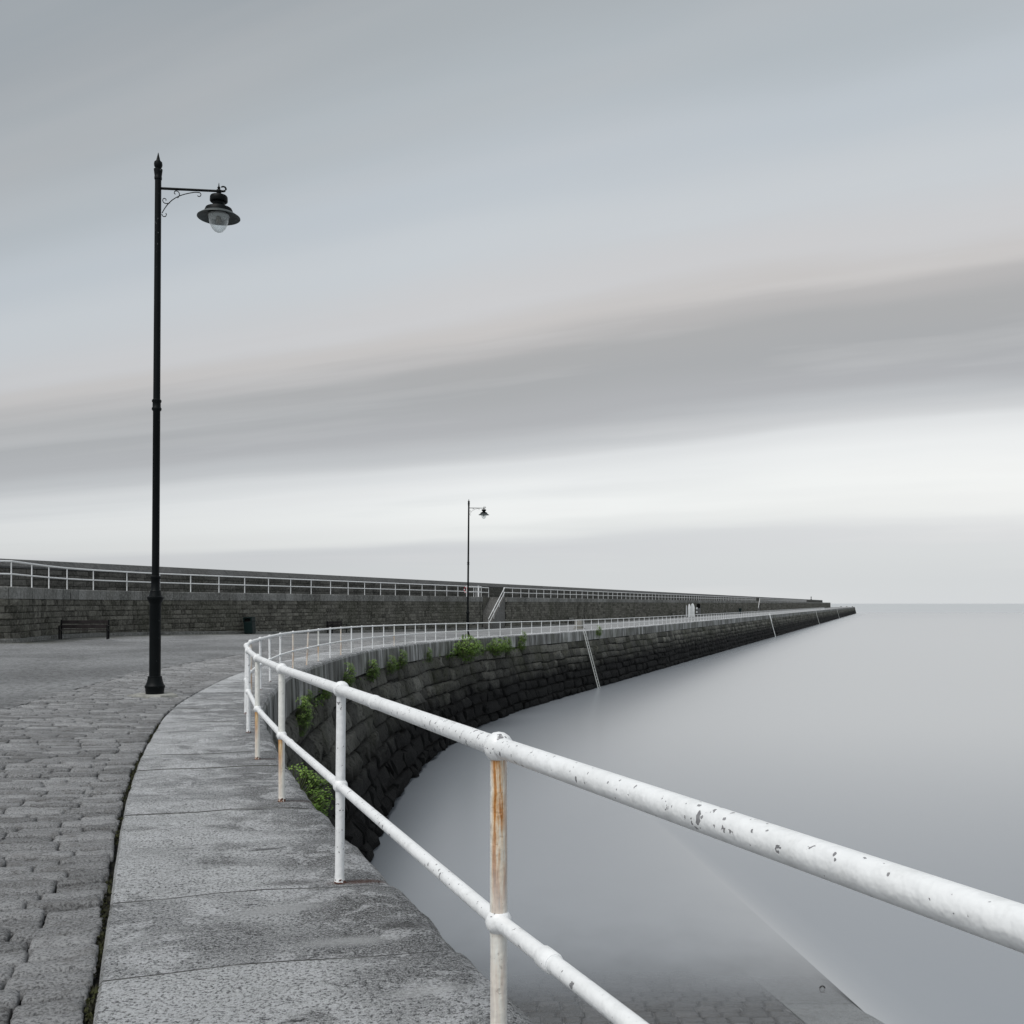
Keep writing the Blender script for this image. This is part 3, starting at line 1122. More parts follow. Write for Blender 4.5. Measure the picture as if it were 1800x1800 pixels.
items = []
NW = 13
fr = [WALK - cop_h - 0.004]
for i in range(NW):
    fr.append(fr[-1] - rng.uniform(0.21, 0.32))
fr = fr[::-1]
for ci in range(NW):
    s_ = WL.s_of_y(20) + rng.random() * 0.5
    while s_ < WL.s_of_y(WALL_END) - 1.5:
        yc = float(WL.at(s_)[1])
        ln = rng.uniform(0.32, 0.85)
        if yc > 150:
            ln = rng.uniform(0.9, 1.8)
        if yc > 300:
            ln = 6.0
        gp = 0.012
        if fr[ci + 1] < float(gz(*WL.at(s_))) + 0.03:
            s_ += ln
            continue
        if not in_gap(float(WL.at(s_ + ln / 2)[1]), 0.25):
            nx_, nz_ = (3, 3) if yc < 75 else ((2, 2) if yc < 120 else (1, 1))
            Vs, Fs = stone(wm, s_ + gp, s_ + ln - gp, fr[ci] + 0.010, fr[ci + 1] - 0.010, nx_, nz_, rng.uniform(0.02, 0.06), 0.04, 0.6, 0.05 if nx_ > 1 else 0.01)
            items.append((metric(Vs, ln, fr[ci + 1] - fr[ci]), Vs, Fs, rng.random()))
        s_ += ln
place_stones(items, pw, M['wall'], 'wall_stone', 300)

# core and retaining faces, stopping at the stair recesses
segs = []
last = 14
for a, b in GAPS:
    segs.append((last, a))
    last = b
segs.append((last, WALL_END))
for a, b in segs:
    ss = srange(WL, a, b, 1.0, 10)

    def prof(s_):
        x, yv = WL.at(s_)
        zb = float(gz(x, yv)) - 0.2
        return [(-0.025, zb), (-0.025, WALK - cop_h), (-RECESS - 0.3, WALK - cop_h), (-RECESS - 0.3, zb)]
    V, F = ribbon(WL, ss, prof, closed=True)
    wob_('wall_core', V, F, M['wcore'], pw)
for a, b in GAPS:
    ss = srange(WL, a - 0.3, b + 0.3, 1.0, 10)
    V, F = ribbon(WL, ss, lambda s_: [(-RECESS, float(gz(*WL.at(s_))) - 0.2), (-RECESS, WALK - 0.01), (-RECESS - 0.25, WALK - 0.01), (-RECESS - 0.25, 4)], closed=True)
    wob_('recess_back', V, F, M['wall'], pw, False, 0.4)

# coping blocks
items = []
s_ = WL.s_of_y(20)
while s_ < WL.s_of_y(WALL_END) - 1:
    yc = float(WL.at(s_)[1])
    ln = rng.uniform(0.75, 1.25) * (1 if yc < 150 else 3)
    mid_ = float(WL.at(s_ + ln / 2)[1])
    back = 0.62
    if not in_gap(mid_, 0.2):
        pr = rng.uniform(-0.01, 0.02)
        g_ = 0.014
        V = []
        for q in (s_ + g_, s_ + ln - g_):
            for o, z in ((0.05 + pr, WALK - cop_h), (0.06 + pr, WALK - 0.03), (0.03 + pr, WALK), (-back, WALK), (-back, WALK - cop_h)):
                x, yv = WL.off(q, o)
                V.append((float(x), float(yv), z))
        F = [(i, (i + 1) % 5, 5 + (i + 1) % 5, 5 + i) for i in range(5)] + [(4, 3, 2, 1, 0), (5, 6, 7, 8, 9)]
        V = np.array(V)
        items.append((metric(V, ln, cop_h), V, F, rng.random()))
    s_ += ln
place_stones(items, pw, M['wcop'], 'coping_stone', 200)

# low plinth along the foot
for a, b in segs:
    if b < 40:
        continue
    ss = srange(WL, max(a, 30), b, 1.0, 10)
    V, F = ribbon(WL, ss, lambda s_: [(0.0, float(gz(*WL.at(s_))) - 0.05), (0.17, float(gz(*WL.at(s_))) - 0.05), (0.16, float(gz(*WL.at(s_))) + 0.15), (0.0, float(gz(*WL.at(s_))) + 0.19)], closed=True)
    wob_('plinth', V, F, M['wcop'], pw, False, 0.3)

# walkway sheet between coping and parapet
ys2 = np.concatenate([np.arange(38, 140, 3), np.arange(140, 722, 12), [722]])
V, F = [], []
for yv in ys2:
    xw = float(np.interp(yv, WL.P[:, 1], WL.P[:, 0]))
    nx_, _ = WL.nrm(WL.s_of_y(yv))
    inner = 0.60 if not in_gap(yv, 1.5) else RECESS + 0.2
    x1 = xw - inner / abs(nx_)
    x0 = PC + SL * yv - 0.3
    V += [(x1, yv, WALK - 0.012), (x0, yv, WALK - 0.012)]
for i in range(len(ys2) - 1):
    F.append((2 * i, 2 * i + 1, 2 * i + 3, 2 * i + 2))
wob_('walkway', V, F, M['asphalt'], None, kind='structure')

# ================================================================== parapet wall behind the walkway
pp = root('parapet_wall', 'grey stone parapet with smooth sloped top running behind the raised walkway', 'wall', (-22, 67, WALK))
items = []
bands = [0, 0.3, 0.62, 0.92, 1.2]
pm = wall_map_f(lambda x, yv: np.full_like(np.asarray(x, dtype=float), WALK - 0.02), WALK - 0.02 + 1.22, 0.0, PAR)
for ci in range(4):
    s_ = PAR.s_of_y(40) + rng.random()
    while s_ < PAR.s_of_y(700) - 1:
        yc = float(PAR.at(s_)[1])
        ln = rng.uniform(0.4, 1.1) * (1 if yc < 150 else (3 if yc < 300 else 8))
        nx_ = 2 if yc < 110 else 1
        Vs, Fs = stone(pm, s_ + 0.015, s_ + ln - 0.015, bands[ci] / 1.22 + 0.012, bands[ci + 1] / 1.22 - 0.012, nx_, nx_, rng.uniform(0.02, 0.05), 0.04, 0.6, 0.03)
        items.append((metric(Vs, ln, 0.3), Vs, Fs, rng.random()))
        s_ += ln
place_stones(items, pp, M['parapet'], 'wall_stone', 260)
ss = srange(PAR, 18, 703, 2, 20)
V, F = ribbon(PAR, ss, lambda s_: [(-0.025, WALK - 0.2), (-0.025, WALK + 1.2), (-1.2, WALK + 1.2), (-2.6, -1.5), (-1.2, -1.5)], closed=True)
wob_('wall_core', V, F, M['wcore'], pp)
items = []
s_ = PAR.s_of_y(40)
while s_ < PAR.s_of_y(702):
    yc = float(PAR.at(s_)[1])
    ln = rng.uniform(1.4, 2.2) * (1 if yc < 150 else (3 if yc < 300 else 8))
    V = []
    for q in (s_ + 0.004, s_ + ln - 0.004):
        for o, z in ((0.05, WALK + 1.2), (0.06, WALK + 1.3), (-0.25, PTOP - 0.02), (-0.5, PTOP), (-1.2, PTOP - 0.1), (-1.2, WALK + 1.2)):
            x, yv = PAR.off(q, o)
            V.append((float(x), float(yv), z))
    F = [(i, (i + 1) % 6, 6 + (i + 1) % 6, 6 + i) for i in range(6)] + [(5, 4, 3, 2, 1, 0), (6, 7, 8, 9, 10, 11)]
    V = np.array(V)
    items.append((metric(V, ln, 0.4), V, F, rng.random()))
    s_ += ln
place_stones(items, pp, M['band'], 'coping_stone', 120)

# small beacon post standing on the far end of the parapet
xb, yb = PAR.at(PAR.s_of_y(610))
bq = root('beacon_post', 'tiny dark marker post standing on the far end of the parapet', 'marker post', (float(xb) - 0.6, float(yb), PTOP))
V, F = lathe([(0.4, 0), (0.4, 0.3), (0.2, 0.4), (0.2, 1.2), (0.32, 1.25), (0.25, 1.7), (0.02, 1.9)], 10)
ob('post', me_new('post', V, F, M['iron']), bq)

# ================================================================== railings
RH = 1.05


def ball(r, n=14):
    prof = [(max(0.001, r * math.sin(a)), -r * math.cos(a)) for a in np.linspace(0, math.pi, 9)]
    return lathe(prof, n)


V, F = lathe([(0.031, 0), (0.027, 0.02), (0.0255, 0.06), (0.0255, 0.45), (0.027, 0.50), (0.0265, 0.6), (0.0255, 1.0), (0.0255, RH)], 16)
post_mesh = {k2: me_new('post', V, F, M[k2], True) for k2 in ('paint', 'rust_high', 'rust_low', 'rust_all')}
V, F = tube([(0, 0, 0), (0, 0, RH)], 0.031, 6)
post_far = me_new('post', V, F, M['paint'])
V, F = ball(0.046, 18)
ball_top = me_new('ball_joint', V, F, M['paint'], True)
V, F = ball(0.041, 18)
ball_mid = me_new('ball_joint', V, F, M['paint'], True)
V, F = lathe([(0.036, -0.004), (0.034, 0.006), (0.031, 0.012), (0.0285, 0.035), (0.022, 0.044)], 11)
for _i in range(22):
    _v = V[_i * 2 % len(V)]
    V[_i * 2 % len(V)] = (_v[0] * rng.uniform(0.85, 1.25), _v[1] * rng.uniform(0.85, 1.25), _v[2] + rng.uniform(-0.003, 0.012))
foot_mesh = me_new('post_foot', V, F, M['rust'], True)


def rail_parts(rt, pts, zs, base, kinds, nball, nfoot, tilt, ncap, gaps=()):
    """posts, joints and rails of one railing; pts plan points of the posts, zs their feet"""
    b = np.array(base)
    for i, ((x, yv), z) in enumerate(zip(pts, zs)):
        if i >= ncap:
            break
        mesh = post_mesh[kinds.get(i, 'paint')] if yv < 60 else post_far
        p = ob('post', mesh, rt, (x - b[0], yv - b[1], z - b[2]))
        if i in tilt:
            p.rotation_euler = tilt[i]
        if kinds.get(i, 'paint') != 'paint' and yv < 60:
            p['label'] = 'post streaked with orange rust'
        if i < nball:
            ob('ball_joint', ball_top, p, (0, 0, RH))
            ob('ball_joint', ball_mid, p, (0, 0, RH * 0.5))
        if i < nfoot:
            ob('post_foot', foot_mesh, p, (0, 0, 0)).scale = (0.92, 0.92, rng.uniform(0.45, 0.8))
    if len(pts) > ncap:
        mb = MB()
        for (x, yv), z in list(zip(pts, zs))[ncap:]:
            V, F = tube([(x, yv, z), (x, yv, z + RH)], 0.03, 4)
            mb.add(V, F)
        V, F, _r = mb.get()
        o = wob_('distant_posts', V, F, M['paint'], None, False, None, kind='stuff')
        o.parent = rt
        o.location = tuple(ORG[o.name] - b)


def rail_run(rt, base, P3s, name, r, n=14):
    V, F = tube(P3s, r, n)
    o = wob_(name, V, F, M['paint'], None, True)
    o.parent = rt
    o.location = tuple(ORG[o.name] - np.array(base))
    return o


qb = (0.98, 0.6, float(zq(0.6)))
qr = root('quay_railing', 'long white tubular railing with ball joints and rusty feet curving along the quay edge', 'railing', qb)
qpts = [p for p in POSTS if p[1] < 470]
qz = [float(zq(p[1])) - 0.004 for p in qpts]
kinds = {3: 'rust_high', 5: 'rust_low', 6: 'rust_low', 9: 'rust_all', 13: 'rust_all', 14: 'rust_all', 15: 'rust_low', 17: 'rust_all', 22: 'rust_low', 26: 'rust_low'}
tilt = {14: (0, R(3.0), 0), 8: (0, R(0.6), 0), 11: (0, R(-0.8), 0), 4: (0, R(0.5), 0)}
rail_parts(qr, qpts, qz, qb, kinds, 44, 14, tilt, 150)
b = 0.0
tp = [(p[0], p[1], z + RH) for p, z in zip(qpts, qz)]
tp[14] = (tp[14][0] + 0.055, tp[14][1], tp[14][2])
rail_run(qr, qb, tp, 'top_rail', 0.0305, 16)
rail_run(qr, qb, [(p[0], p[1], z + RH / 2) for p, z in zip(qpts, qz)], 'mid_rail', 0.0245, 14)


def sleeve(i, t, hz, r, ln, parent, base):
    a = Vector((qpts[i][0], qpts[i][1], qz[i] + hz))
    c = Vector((qpts[i + 1][0], qpts[i + 1][1], qz[i + 1] + hz))
    d = (c - a).normalized()
    m_ = a.lerp(c, t)
    pts_ = [m_ - d * ln / 2, m_ - d * (ln / 2 - 0.006), m_ + d * (ln / 2 - 0.006), m_ + d * ln / 2]
    V, F = tube(pts_, r, 16, True, [r * 0.9, r, r, r * 0.9])
    o = wob_('pipe_sleeve', V, F, M['paint'], None, True)
    o.parent = parent
    o.location = tuple(ORG[o.name] - np.array(base))


for i, t, hz, r, ln in ((2, 0.865, RH / 2, 0.030, 0.075), (4, 0.8, RH / 2, 0.0285, 0.06), (5, 0.83, RH / 2, 0.0285, 0.06), (3, 0.66, RH, 0.0335, 0.05), (7, 0.7, RH, 0.034, 0.08), (10, 0.4, RH, 0.034, 0.08)):
    sleeve(i, t, hz, r, ln, qr, qb)

# walkway railing on the parade wall, in two runs broken by the stairs
PRX = [20, 56, 86, 118, 164, 223, 281, 335, 385, 430, 472, 511, 547, 581, 612, 641, 669, 695, 720, 742, 765, 785.5, 805, 822.5]


def on_wall(pxx, inset=0.16):
    r_ = (pxx - 900) / 1800
    best = None
    ss_ = np.linspace(WL.s_of_y(40), WL.s_of_y(140), 6000)
    x, yv = WL.off(ss_, -inset)
    i = int(np.argmin(np.abs(x / yv - r_)))
    return float(x[i]), float(yv[i])


p1 = [on_wall(v) for v in PRX]
x0_, y0_ = p1[0]
pre = [(float(WL.off(WL.s_of_y(y0_) - 2.7 * k2, -0.16)[0]), float(WL.off(WL.s_of_y(y0_) - 2.7 * k2, -0.16)[1])) for k2 in (3, 2, 1)]
p1 = pre + p1
s_ = WL.s_of_y(p1[-1][1]) + 1.5
p1.append(tuple(float(v) for v in WL.off(s_, -0.16)))
corner = WL.s_of_y(GAPS[0][0]) - 0.15
for ds_, o in ((0, -0.16), (0, -RECESS - 0.12), (2.6, -RECESS - 0.12), (6.3, -RECESS - 0.12)):
    p1.append(tuple(float(v) for v in WL.off(corner + ds_, o)))


def second_run(ya, yb_, sp=2.78):
    s_ = WL.s_of_y(ya) + 0.1
    out = []
    while s_ < WL.s_of_y(yb_) - 0.2:
        out.append(tuple(float(v) for v in WL.off(s_, -0.16)))
        s_ += sp
    return out


runs = [(p1, 'white railing of the raised walkway left of the stone stairs, with the lifebuoy behind it'),
        (second_run(GAPS[0][1], GAPS[1][0]), 'white railing of the raised walkway running right from the nearer stairs'),
        (second_run(GAPS[1][1], 520), 'farthest thin white railing on the raised walkway beyond the second stairs')]
for pts, lab in runs:
    bb = (pts[0][0], pts[0][1], WALK)
    rr = root('walkway_railing', lab, 'railing', bb, 0, 'railings of the raised walkway')
    zs = [WALK] * len(pts)
    rail_parts(rr, pts, zs, bb, {}, 0, 0, {}, 90)
    rail_run(rr, bb, [(p[0], p[1], WALK + RH) for p in pts], 'top_rail', 0.040, 8)
    rail_run(rr, bb, [(p[0], p[1], WALK + RH * 0.5) for p in pts], 'mid_rail', 0.034, 8)


# ================================================================== stairs cut into the parade wall
def stairs(yt, lab, lab2):
    st = WL.s_of_y(yt)
    run_, gnd = 4.7, None
    n = 19
    xb_, yb2 = WL.off(st - run_, -0.8)
    g0 = float(gz(xb_, yb2))
    rt = root('stone_stairs', lab, 'stairs', (float(xb_), float(yb2), g0))
    for i in range(n):
        a = st - run_ * (i + 1) / n
        c_ = st - run_ * i / n
        top = WALK - (WALK - g0) * i / n - 0.003
        V = []
        for z in (g0 - 0.1, top):
            for q, o in ((a, 0.0), (c_, 0.0), (c_, -RECESS + 0.02), (a, -RECESS + 0.02)):
                x, yv = WL.off(q, o)
                V.append((float(x), float(yv), z))
        F = [(3, 2, 1, 0), (4, 5, 6, 7)] + [(j, (j + 1) % 4, 4 + (j + 1) % 4, 4 + j) for j in range(4)]
        wob_('step', V, F, M['step'], rt, False, rng.random())
    hb = WL.off(st, 0.02)
    hr = root('stair_handrail', lab2, 'handrail', (float(hb[0]), float(hb[1]), WALK))
    for k2, up in enumerate((RH, RH * 0.5)):
        pts_ = []
        for q, z in ((st + 0.05, WALK), (st - run_ - 0.1, g0)):
            x, yv = WL.off(q, -0.05)
            pts_.append((float(x), float(yv), z + up))
        V, F = tube(pts_, 0.035, 8)
        wob_('rail', V, F, M['paint'], hr, True)
    for fq in (0.04, 0.35, 0.68, 1.0):
        x, yv = WL.off(st - run_ * fq, -0.05)
        z = WALK - (WALK - g0) * fq
        V, F = tube([(float(x), float(yv), z - 0.05), (float(x), float(yv), z + RH)], 0.032, 8)
        wob_('post', V, F, M['paint'], hr, True)


stairs(YT[0], 'nearer flight of pale stone stairs cut into the parade wall', 'slanting white handrail of the nearer stairs in the parade wall')
stairs(YT[1], 'far flight of stone stairs cut into the parade wall beyond the arched doors', 'far slanting white handrail beyond the arched doors')


# ================================================================== street lamps
def make_lamp():
    rt = root('street_lamp', '', 'street lamp', (0, 0, 0), 0, 'old fashioned street lamps on the quay')
    V, F = lathe([(0.165, 0), (0.165, 0.05), (0.17, 0.055), (0.17, 0.10), (0.182, 0.12), (0.182, 0.15), (0.165, 0.17), (0.145, 0.22), (0.13, 0.29), (0.128, 0.30), (0.128, 0.325), (0.112, 0.335)], 24)
    ob('base', me_new('lamp_base', V, F, M['lamp'], True), rt)
    V, F = lathe([(0.104, 0.33), (0.104, 1.68), (0.112, 1.70), (0.14, 1.76), (0.15, 1.78), (0.15, 1.81), (0.118, 1.83), (0.108, 1.86), (0.098, 1.90)], 24)
    ob('lower_shaft', me_new('lower_shaft', V, F, M['lamp'], True), rt)
    V, F = lathe([(0.098, 1.88), (0.098, 1.92), (0.082, 1.94), (0.080, 2.14), (0.092, 2.16), (0.092, 2.19), (0.068, 2.21),
                  (0.066, 5.28), (0.088, 5.31), (0.088, 5.34), (0.074, 5.36), (0.074, 5.44), (0.086, 5.46), (0.086, 5.49), (0.064, 5.51), (0.058, 9.64)], 24)
    ob('pole', me_new('lamp_pole', V, F, M['lamp'], True), rt)
    V, F = lathe([(0.068, 9.62), (0.070, 9.66), (0.064, 9.67), (0.070, 9.72), (0.079, 9.79), (0.079, 9.81), (0.046, 9.82), (0.05, 9.83), (0.072, 9.86), (0.078, 9.90), (0.070, 9.945), (0.040, 9.97), (0.034, 9.99), (0.018, 10.06), (0.004, 10.12)], 18)
    ob('finial', me_new('finial', V, F, M['lamp'], True), rt)
    # arm towards +x with hooked end
    zA, L = 9.455, 1.11
    pts_ = [(0.05, 0, zA), (L + 0.03, 0, zA)] + [(L + 0.08 + 0.05 * math.sin(a), 0, zA + 0.045 - 0.045 * math.cos(a)) for a in np.linspace(0.2, 4.0, 8)]
    V, F = tube(pts_, 0.022, 10, True, [0.024, 0.022] + [0.02 - 0.001 * i for i in range(8)])
    ob('arm', me_new('lamp_arm', V, F, M['lamp'], True), rt)

    def curl(cx, cz, r0, a0, a1, n=12):
        return [(cx + (r0 * (1 - 0.25 * i / n)) * math.cos(a0 + (a1 - a0) * i / n), 0, cz + (r0 * (1 - 0.25 * i / n)) * math.sin(a0 + (a1 - a0) * i / n)) for i in range(n + 1)]

    def bez(p0, p1, p2, p3, n=14):
        return [tuple((1 - t) ** 3 * a + 3 * (1 - t) ** 2 * t * b_ + 3 * (1 - t) * t * t * c_ + t ** 3 * d for a, b_, c_, d in zip(p0, p1, p2, p3)) for t in [i / n for i in range(n + 1)]]
    br = [curl(0.118, zA - 0.485, 0.045, math.pi * 0.95, math.pi * 2.25) + [],
          bez((0.075, 0, zA - 0.46), (0.20, 0, zA - 0.20), (0.36, 0, zA - 0.10), (0.66, 0, zA - 0.045)),
          curl(0.745, zA - 0.085, 0.042, math.pi * 0.6, -math.pi * 0.8),
          [(0.66, 0, zA - 0.045), (0.70, 0, zA - 0.042), (0.74, 0, zA - 0.044)],
          bez((0.355, 0, zA - 0.165), (0.42, 0, zA - 0.10), (0.38, 0, zA - 0.03), (0.325, 0, zA - 0.035)),
          curl(0.325, zA - 0.07, 0.035, math.pi * 0.5, math.pi * 1.4, 8),
          bez((0.22, 0, zA - 0.26), (0.14, 0, zA - 0.30), (0.09, 0, zA - 0.27), (0.085, 0, zA - 0.22)),
          curl(0.12, zA - 0.215, 0.035, math.pi, math.pi * -0.15, 8)]
    for c_ in br:
        V, F = tube(c_, 0.0085, 6)
        ob('scroll', me_new('scroll', V, F, M['lamp'], True), rt)
    head = ob('lantern', me_new('lantern', *lathe([(0.0, 0.0)] and [(0.004, zA + 0.155), (0.008, zA + 0.12), (0.014, zA + 0.085), (0.028, zA + 0.07), (0.028, zA + 0.055), (0.018, zA + 0.04), (0.045, zA + 0.02), (0.052, zA - 0.0), (0.045, zA - 0.03), (0.022, zA - 0.06), (0.020, zA - 0.085),
                                                                     (0.150, zA - 0.092), (0.162, zA - 0.11), (0.165, zA - 0.19), (0.155, zA - 0.205), (0.112, zA - 0.215), (0.108, zA - 0.26), (0.118, zA - 0.275), (0.24, zA - 0.33), (0.258, zA - 0.37), (0.262, zA - 0.415), (0.25, zA - 0.42)], 30), M['lamp'], True), rt, (L, 0, 0))
    V, F = lathe([(0.25, zA - 0.405), (0.30, zA - 0.425), (0.395, zA - 0.49), (0.397, zA - 0.50), (0.39, zA - 0.505), (0.29, zA - 0.445), (0.20, zA - 0.425), (0.16, zA - 0.43)], 36)
    ob('shade', me_new('shade', V, F, M['hood'], True), head)
    V, F = lathe([(0.185, zA - 0.45), (0.188, zA - 0.50), (0.178, zA - 0.57), (0.155, zA - 0.64), (0.118, zA - 0.71), (0.075, zA - 0.755), (0.03, zA - 0.775), (0.003, zA - 0.778)], 30)
    ob('glass_bowl', me_new('glass_bowl', V, F, M['glass'], True), head)
    V, F = lathe([(0.19, zA - 0.44), (0.196, zA - 0.46), (0.196, zA - 0.475), (0.185, zA - 0.48)], 30)
    ob('bowl_rim', me_new('bowl_rim', V, F, M['ladder'], True), head)
    V, F = lathe([(0.04, zA - 0.43), (0.04, zA - 0.50), (0.055, zA - 0.53), (0.05, zA - 0.60), (0.01, zA - 0.62)], 14)
    ob('bulb', me_new('bulb', V, F, M['concrete'], True), head)
    return rt


lamp1 = make_lamp()
LX, LY = -6.68, 19.15
lz = float(gz(LX, LY))
lamp1.location = (LX, LY, lz + 0.05)
lamp1.rotation_euler = (0, R(0.36), R(6))
lamp1['label'] = 'tall black street lamp with clear glass bowl near the camera, on a pale footing'
lamp2 = copy_tree(lamp1)
L2X, L2Y = -3.25, 75.0
lamp2.location = (L2X, L2Y, float(gz(L2X, L2Y)))
lamp2.rotation_euler = (0, R(0.5), R(2))
lamp2['label'] = 'distant black street lamp standing behind the quay railing, its arm to the right'
# broken concrete footing under the near lamp
V, F = [], []
rad = [0.42, 0.36, 0.47, 0.40, 0.34, 0.44, 0.38, 0.50, 0.36, 0.41, 0.45, 0.37]
for zz, k3 in ((-0.05, 1.08), (0.03, 1.0), (0.05, 0.93)):
    for i, r_ in enumerate(rad):
        a = i / len(rad) * 2 * math.pi
        V.append((r_ * k3 * math.cos(a), r_ * k3 * math.sin(a) * 0.9, zz))
n = len(rad)
F = [(j * n + i, j * n + (i + 1) % n, (j + 1) * n + (i + 1) % n, (j + 1) * n + i) for j in range(2) for i in range(n)] + [tuple(2 * n + i for i in range(n))]
o = ob('lamp_footing', me_new('lamp_footing', V, F, M['pad']), None, (LX, LY, lz))
o['label'] = 'rough pale concrete footing under the near street lamp'
o['category'] = 'footing'


# ================================================================== benches, bin, block, lifebuoy
def make_bench(mat):
    rt = root('bench', '', 'bench', (0, 0, 0), 0, 'benches against the parade wall')
    for x in (-1.08, 1.02):
        mb = MB()
        mb.add(*box(x, x + 0.06, -0.26, 0.24, 0.40, 0.44))
        mb.add(*box(x, x + 0.06, -0.26, -0.20, 0, 0.41))
        mb.add(*box(x, x + 0.06, 0.16, 0.22, 0, 0.41))
        mb.add(*box(x, x + 0.06, 0.19, 0.26, 0.43, 0.92))
        mb.add(*box(x, x + 0.06, -0.28, 0.20, 0.62, 0.66))
        mb.add(*box(x, x + 0.06, -0.28, -0.23, 0.44, 0.63))
        V, F, _ = mb.get()
        ob('bench_end', me_new('bench_end', V, F, M['iron']), rt)
    for i in range(3):
        V, F = box(-1.02, 1.02, -0.24 + 0.15 * i, -0.12 + 0.15 * i, 0.441, 0.475, 0.006)
        ob('seat_slat', me_new('seat_slat', V, F, mat), rt)
    for i in range(2):
        V, F = box(-1.02, 1.02, 0.15, 0.188, 0.52 + 0.21 * i, 0.68 + 0.21 * i, 0.006)
        ob('back_slat', me_new('back_slat', V, F, mat), rt)
    return rt


b0 = make_bench(M['slat'])
b1 = make_bench(M['pale_slat'])


def put_on_wall(o, yv, off_, dz=0.0):
    s_ = WL.s_of_y(yv)
    x, y_ = WL.off(s_, off_)
    nx_, ny_ = WL.nrm(s_)
    o.location = (float(x), float(y_), float(gz(x, y_)) + 0.006 + dz)
    o.rotation_euler = (0, 0, math.atan2(-nx_, ny_) + math.pi)   # local -y faces away from the wall


def yw(pxx):                                      # where the parade wall stands behind a line of sight
    r_ = (pxx - 900) / 1800
    return WC / (r_ - SL)


b0.location = (-20.05, 48.0, float(gz(-20.05, 48.0)) + 0.01)
b0.rotation_euler = (0, 0, R(12))
b0['label'] = 'dark timber bench against the left parade wall, left of the near lamp'
b0.location.z += 0.02
bb2 = copy_tree(b0)
put_on_wall(bb2, yw(582), 0.5)
bb2['label'] = 'dark timber bench against the parade wall, right of the litter bin'
put_on_wall(b1, yw(1000), 0.5)
b1['label'] = 'pale slatted bench by the parade wall, left of the square stone block'
b3 = copy_tree(b1)
put_on_wall(b3, yw(1181), 0.5)
b3['label'] = 'small pale bench by the parade wall just left of the white arched doors'
b4 = copy_tree(b1)
put_on_wall(b4, yw(1275), 0.5)
b4['label'] = 'faraway pale bench by the parade wall, right of the arched doors'


def make_bin():
    rt = root('litter_bin', '', 'litter bin', (0, 0, 0), 0, 'litter bins by the parade wall')
    V, F = box(-0.30, 0.30, -0.26, 0.26, 0.02, 0.80, 0.03)
    ob('body', me_new('bin_body', V, F, M['bin']), rt)
    mb = MB()
    mb.add(*box(-0.31, 0.31, -0.27, 0.27, 1.02, 1.10, 0.02))
    mb.add(*box(-0.31, -0.22, -0.27, 0.27, 0.80, 1.02))
    mb.add(*box(0.22, 0.31, -0.27, 0.27, 0.80, 1.02))
    V, F, _ = mb.get()
    ob('hood', me_new('bin_hood', V, F, M['bin']), rt)
    V, F = box(-0.22, 0.22, -0.20, 0.20, 0.802, 1.018)
    ob('opening', me_new('bin_opening', V, F, M['black']), rt)
    V, F = box(-0.25, 0.25, -0.2, 0.2, 0, 0.03)
    ob('foot', me_new('bin_foot', V, F, M['iron']), rt)
    return rt


bn = make_bin()
put_on_wall(bn, 67.2, 0.65)
bn.rotation_euler.z = R(-12)
bn.rotation_euler.y = R(-4)
bn.location.z += 0.02
bn['label'] = 'dark green hooded litter bin leaning slightly at the foot of the parade wall'
bn2 = copy_tree(bn)
put_on_wall(bn2, yw(1296), 0.8)
bn2['label'] = 'tiny dark litter bin far along the parade wall beyond the arched doors'
bn2.scale = (1.7, 1.3, 1.35)

bx, by = 7.05, 107.5
blk = root('stone_block', 'squat square pale stone block standing on the quay behind the railing', 'stone block', (bx, by, float(gz(bx, by)) + 0.004), R(-20))
V, F = box(-0.40, 0.40, -0.40, 0.40, 0.12, 1.0, 0.06)
ob('cap_block', me_new('cap_block', V, F, M['concrete']), blk)
V, F = box(-0.52, 0.52, -0.5, 0.5, 0, 0.12, 0.03)
ob('plinth', me_new('block_plinth', V, F, M['concrete']), blk)

# lifebuoy on its stand, on the walkway
lx, ly = WL.off(WL.s_of_y(108.5), -2.55)
lb = root('lifebuoy_stand', 'red and white lifebuoy hanging on a stand behind the walkway railing', 'lifebuoy', (float(lx), float(ly), WALK), R(-58))
V, F = tube([(0, 0, 0), (0, 0, 1.25)], 0.04, 8)
ob('stand_post', me_new('stand_post', V, F, M['paint'], True), lb)
for q in range(4):
    a0 = q * math.pi / 2
    pts_ = [(0.30 * math.cos(a0 + t), -0.11, 0.78 + 0.30 * math.sin(a0 + t)) for t in np.linspace(0, math.pi / 2 - 0.45, 6)]
    V, F = tube(pts_, 0.065, 8)
    ob('ring_quarter', me_new('ring_quarter', V, F, M['red'], True), lb)
    pts_ = [(0.30 * math.cos(a0 + t), -0.11, 0.78 + 0.30 * math.sin(a0 + t)) for t in np.linspace(math.pi / 2 - 0.45, math.pi / 2, 4)]
    V, F = tube(pts_, 0.066, 8)
    ob('white_band', me_new('white_band', V, F, M['door'], True), lb)
wx, wy = on_wall(841, 0.45)
V, F = tube([(0, 0, 0), (0, 0, 1.16)], 0.085, 12)
o = ob('thick_post', me_new('thick_post', V, F, M['paint'], True), None, (wx, wy, WALK - 0.008))
o['label'] = 'thicker white post beside the walkway railing, left of the lifebuoy'
o['category'] = 'post'


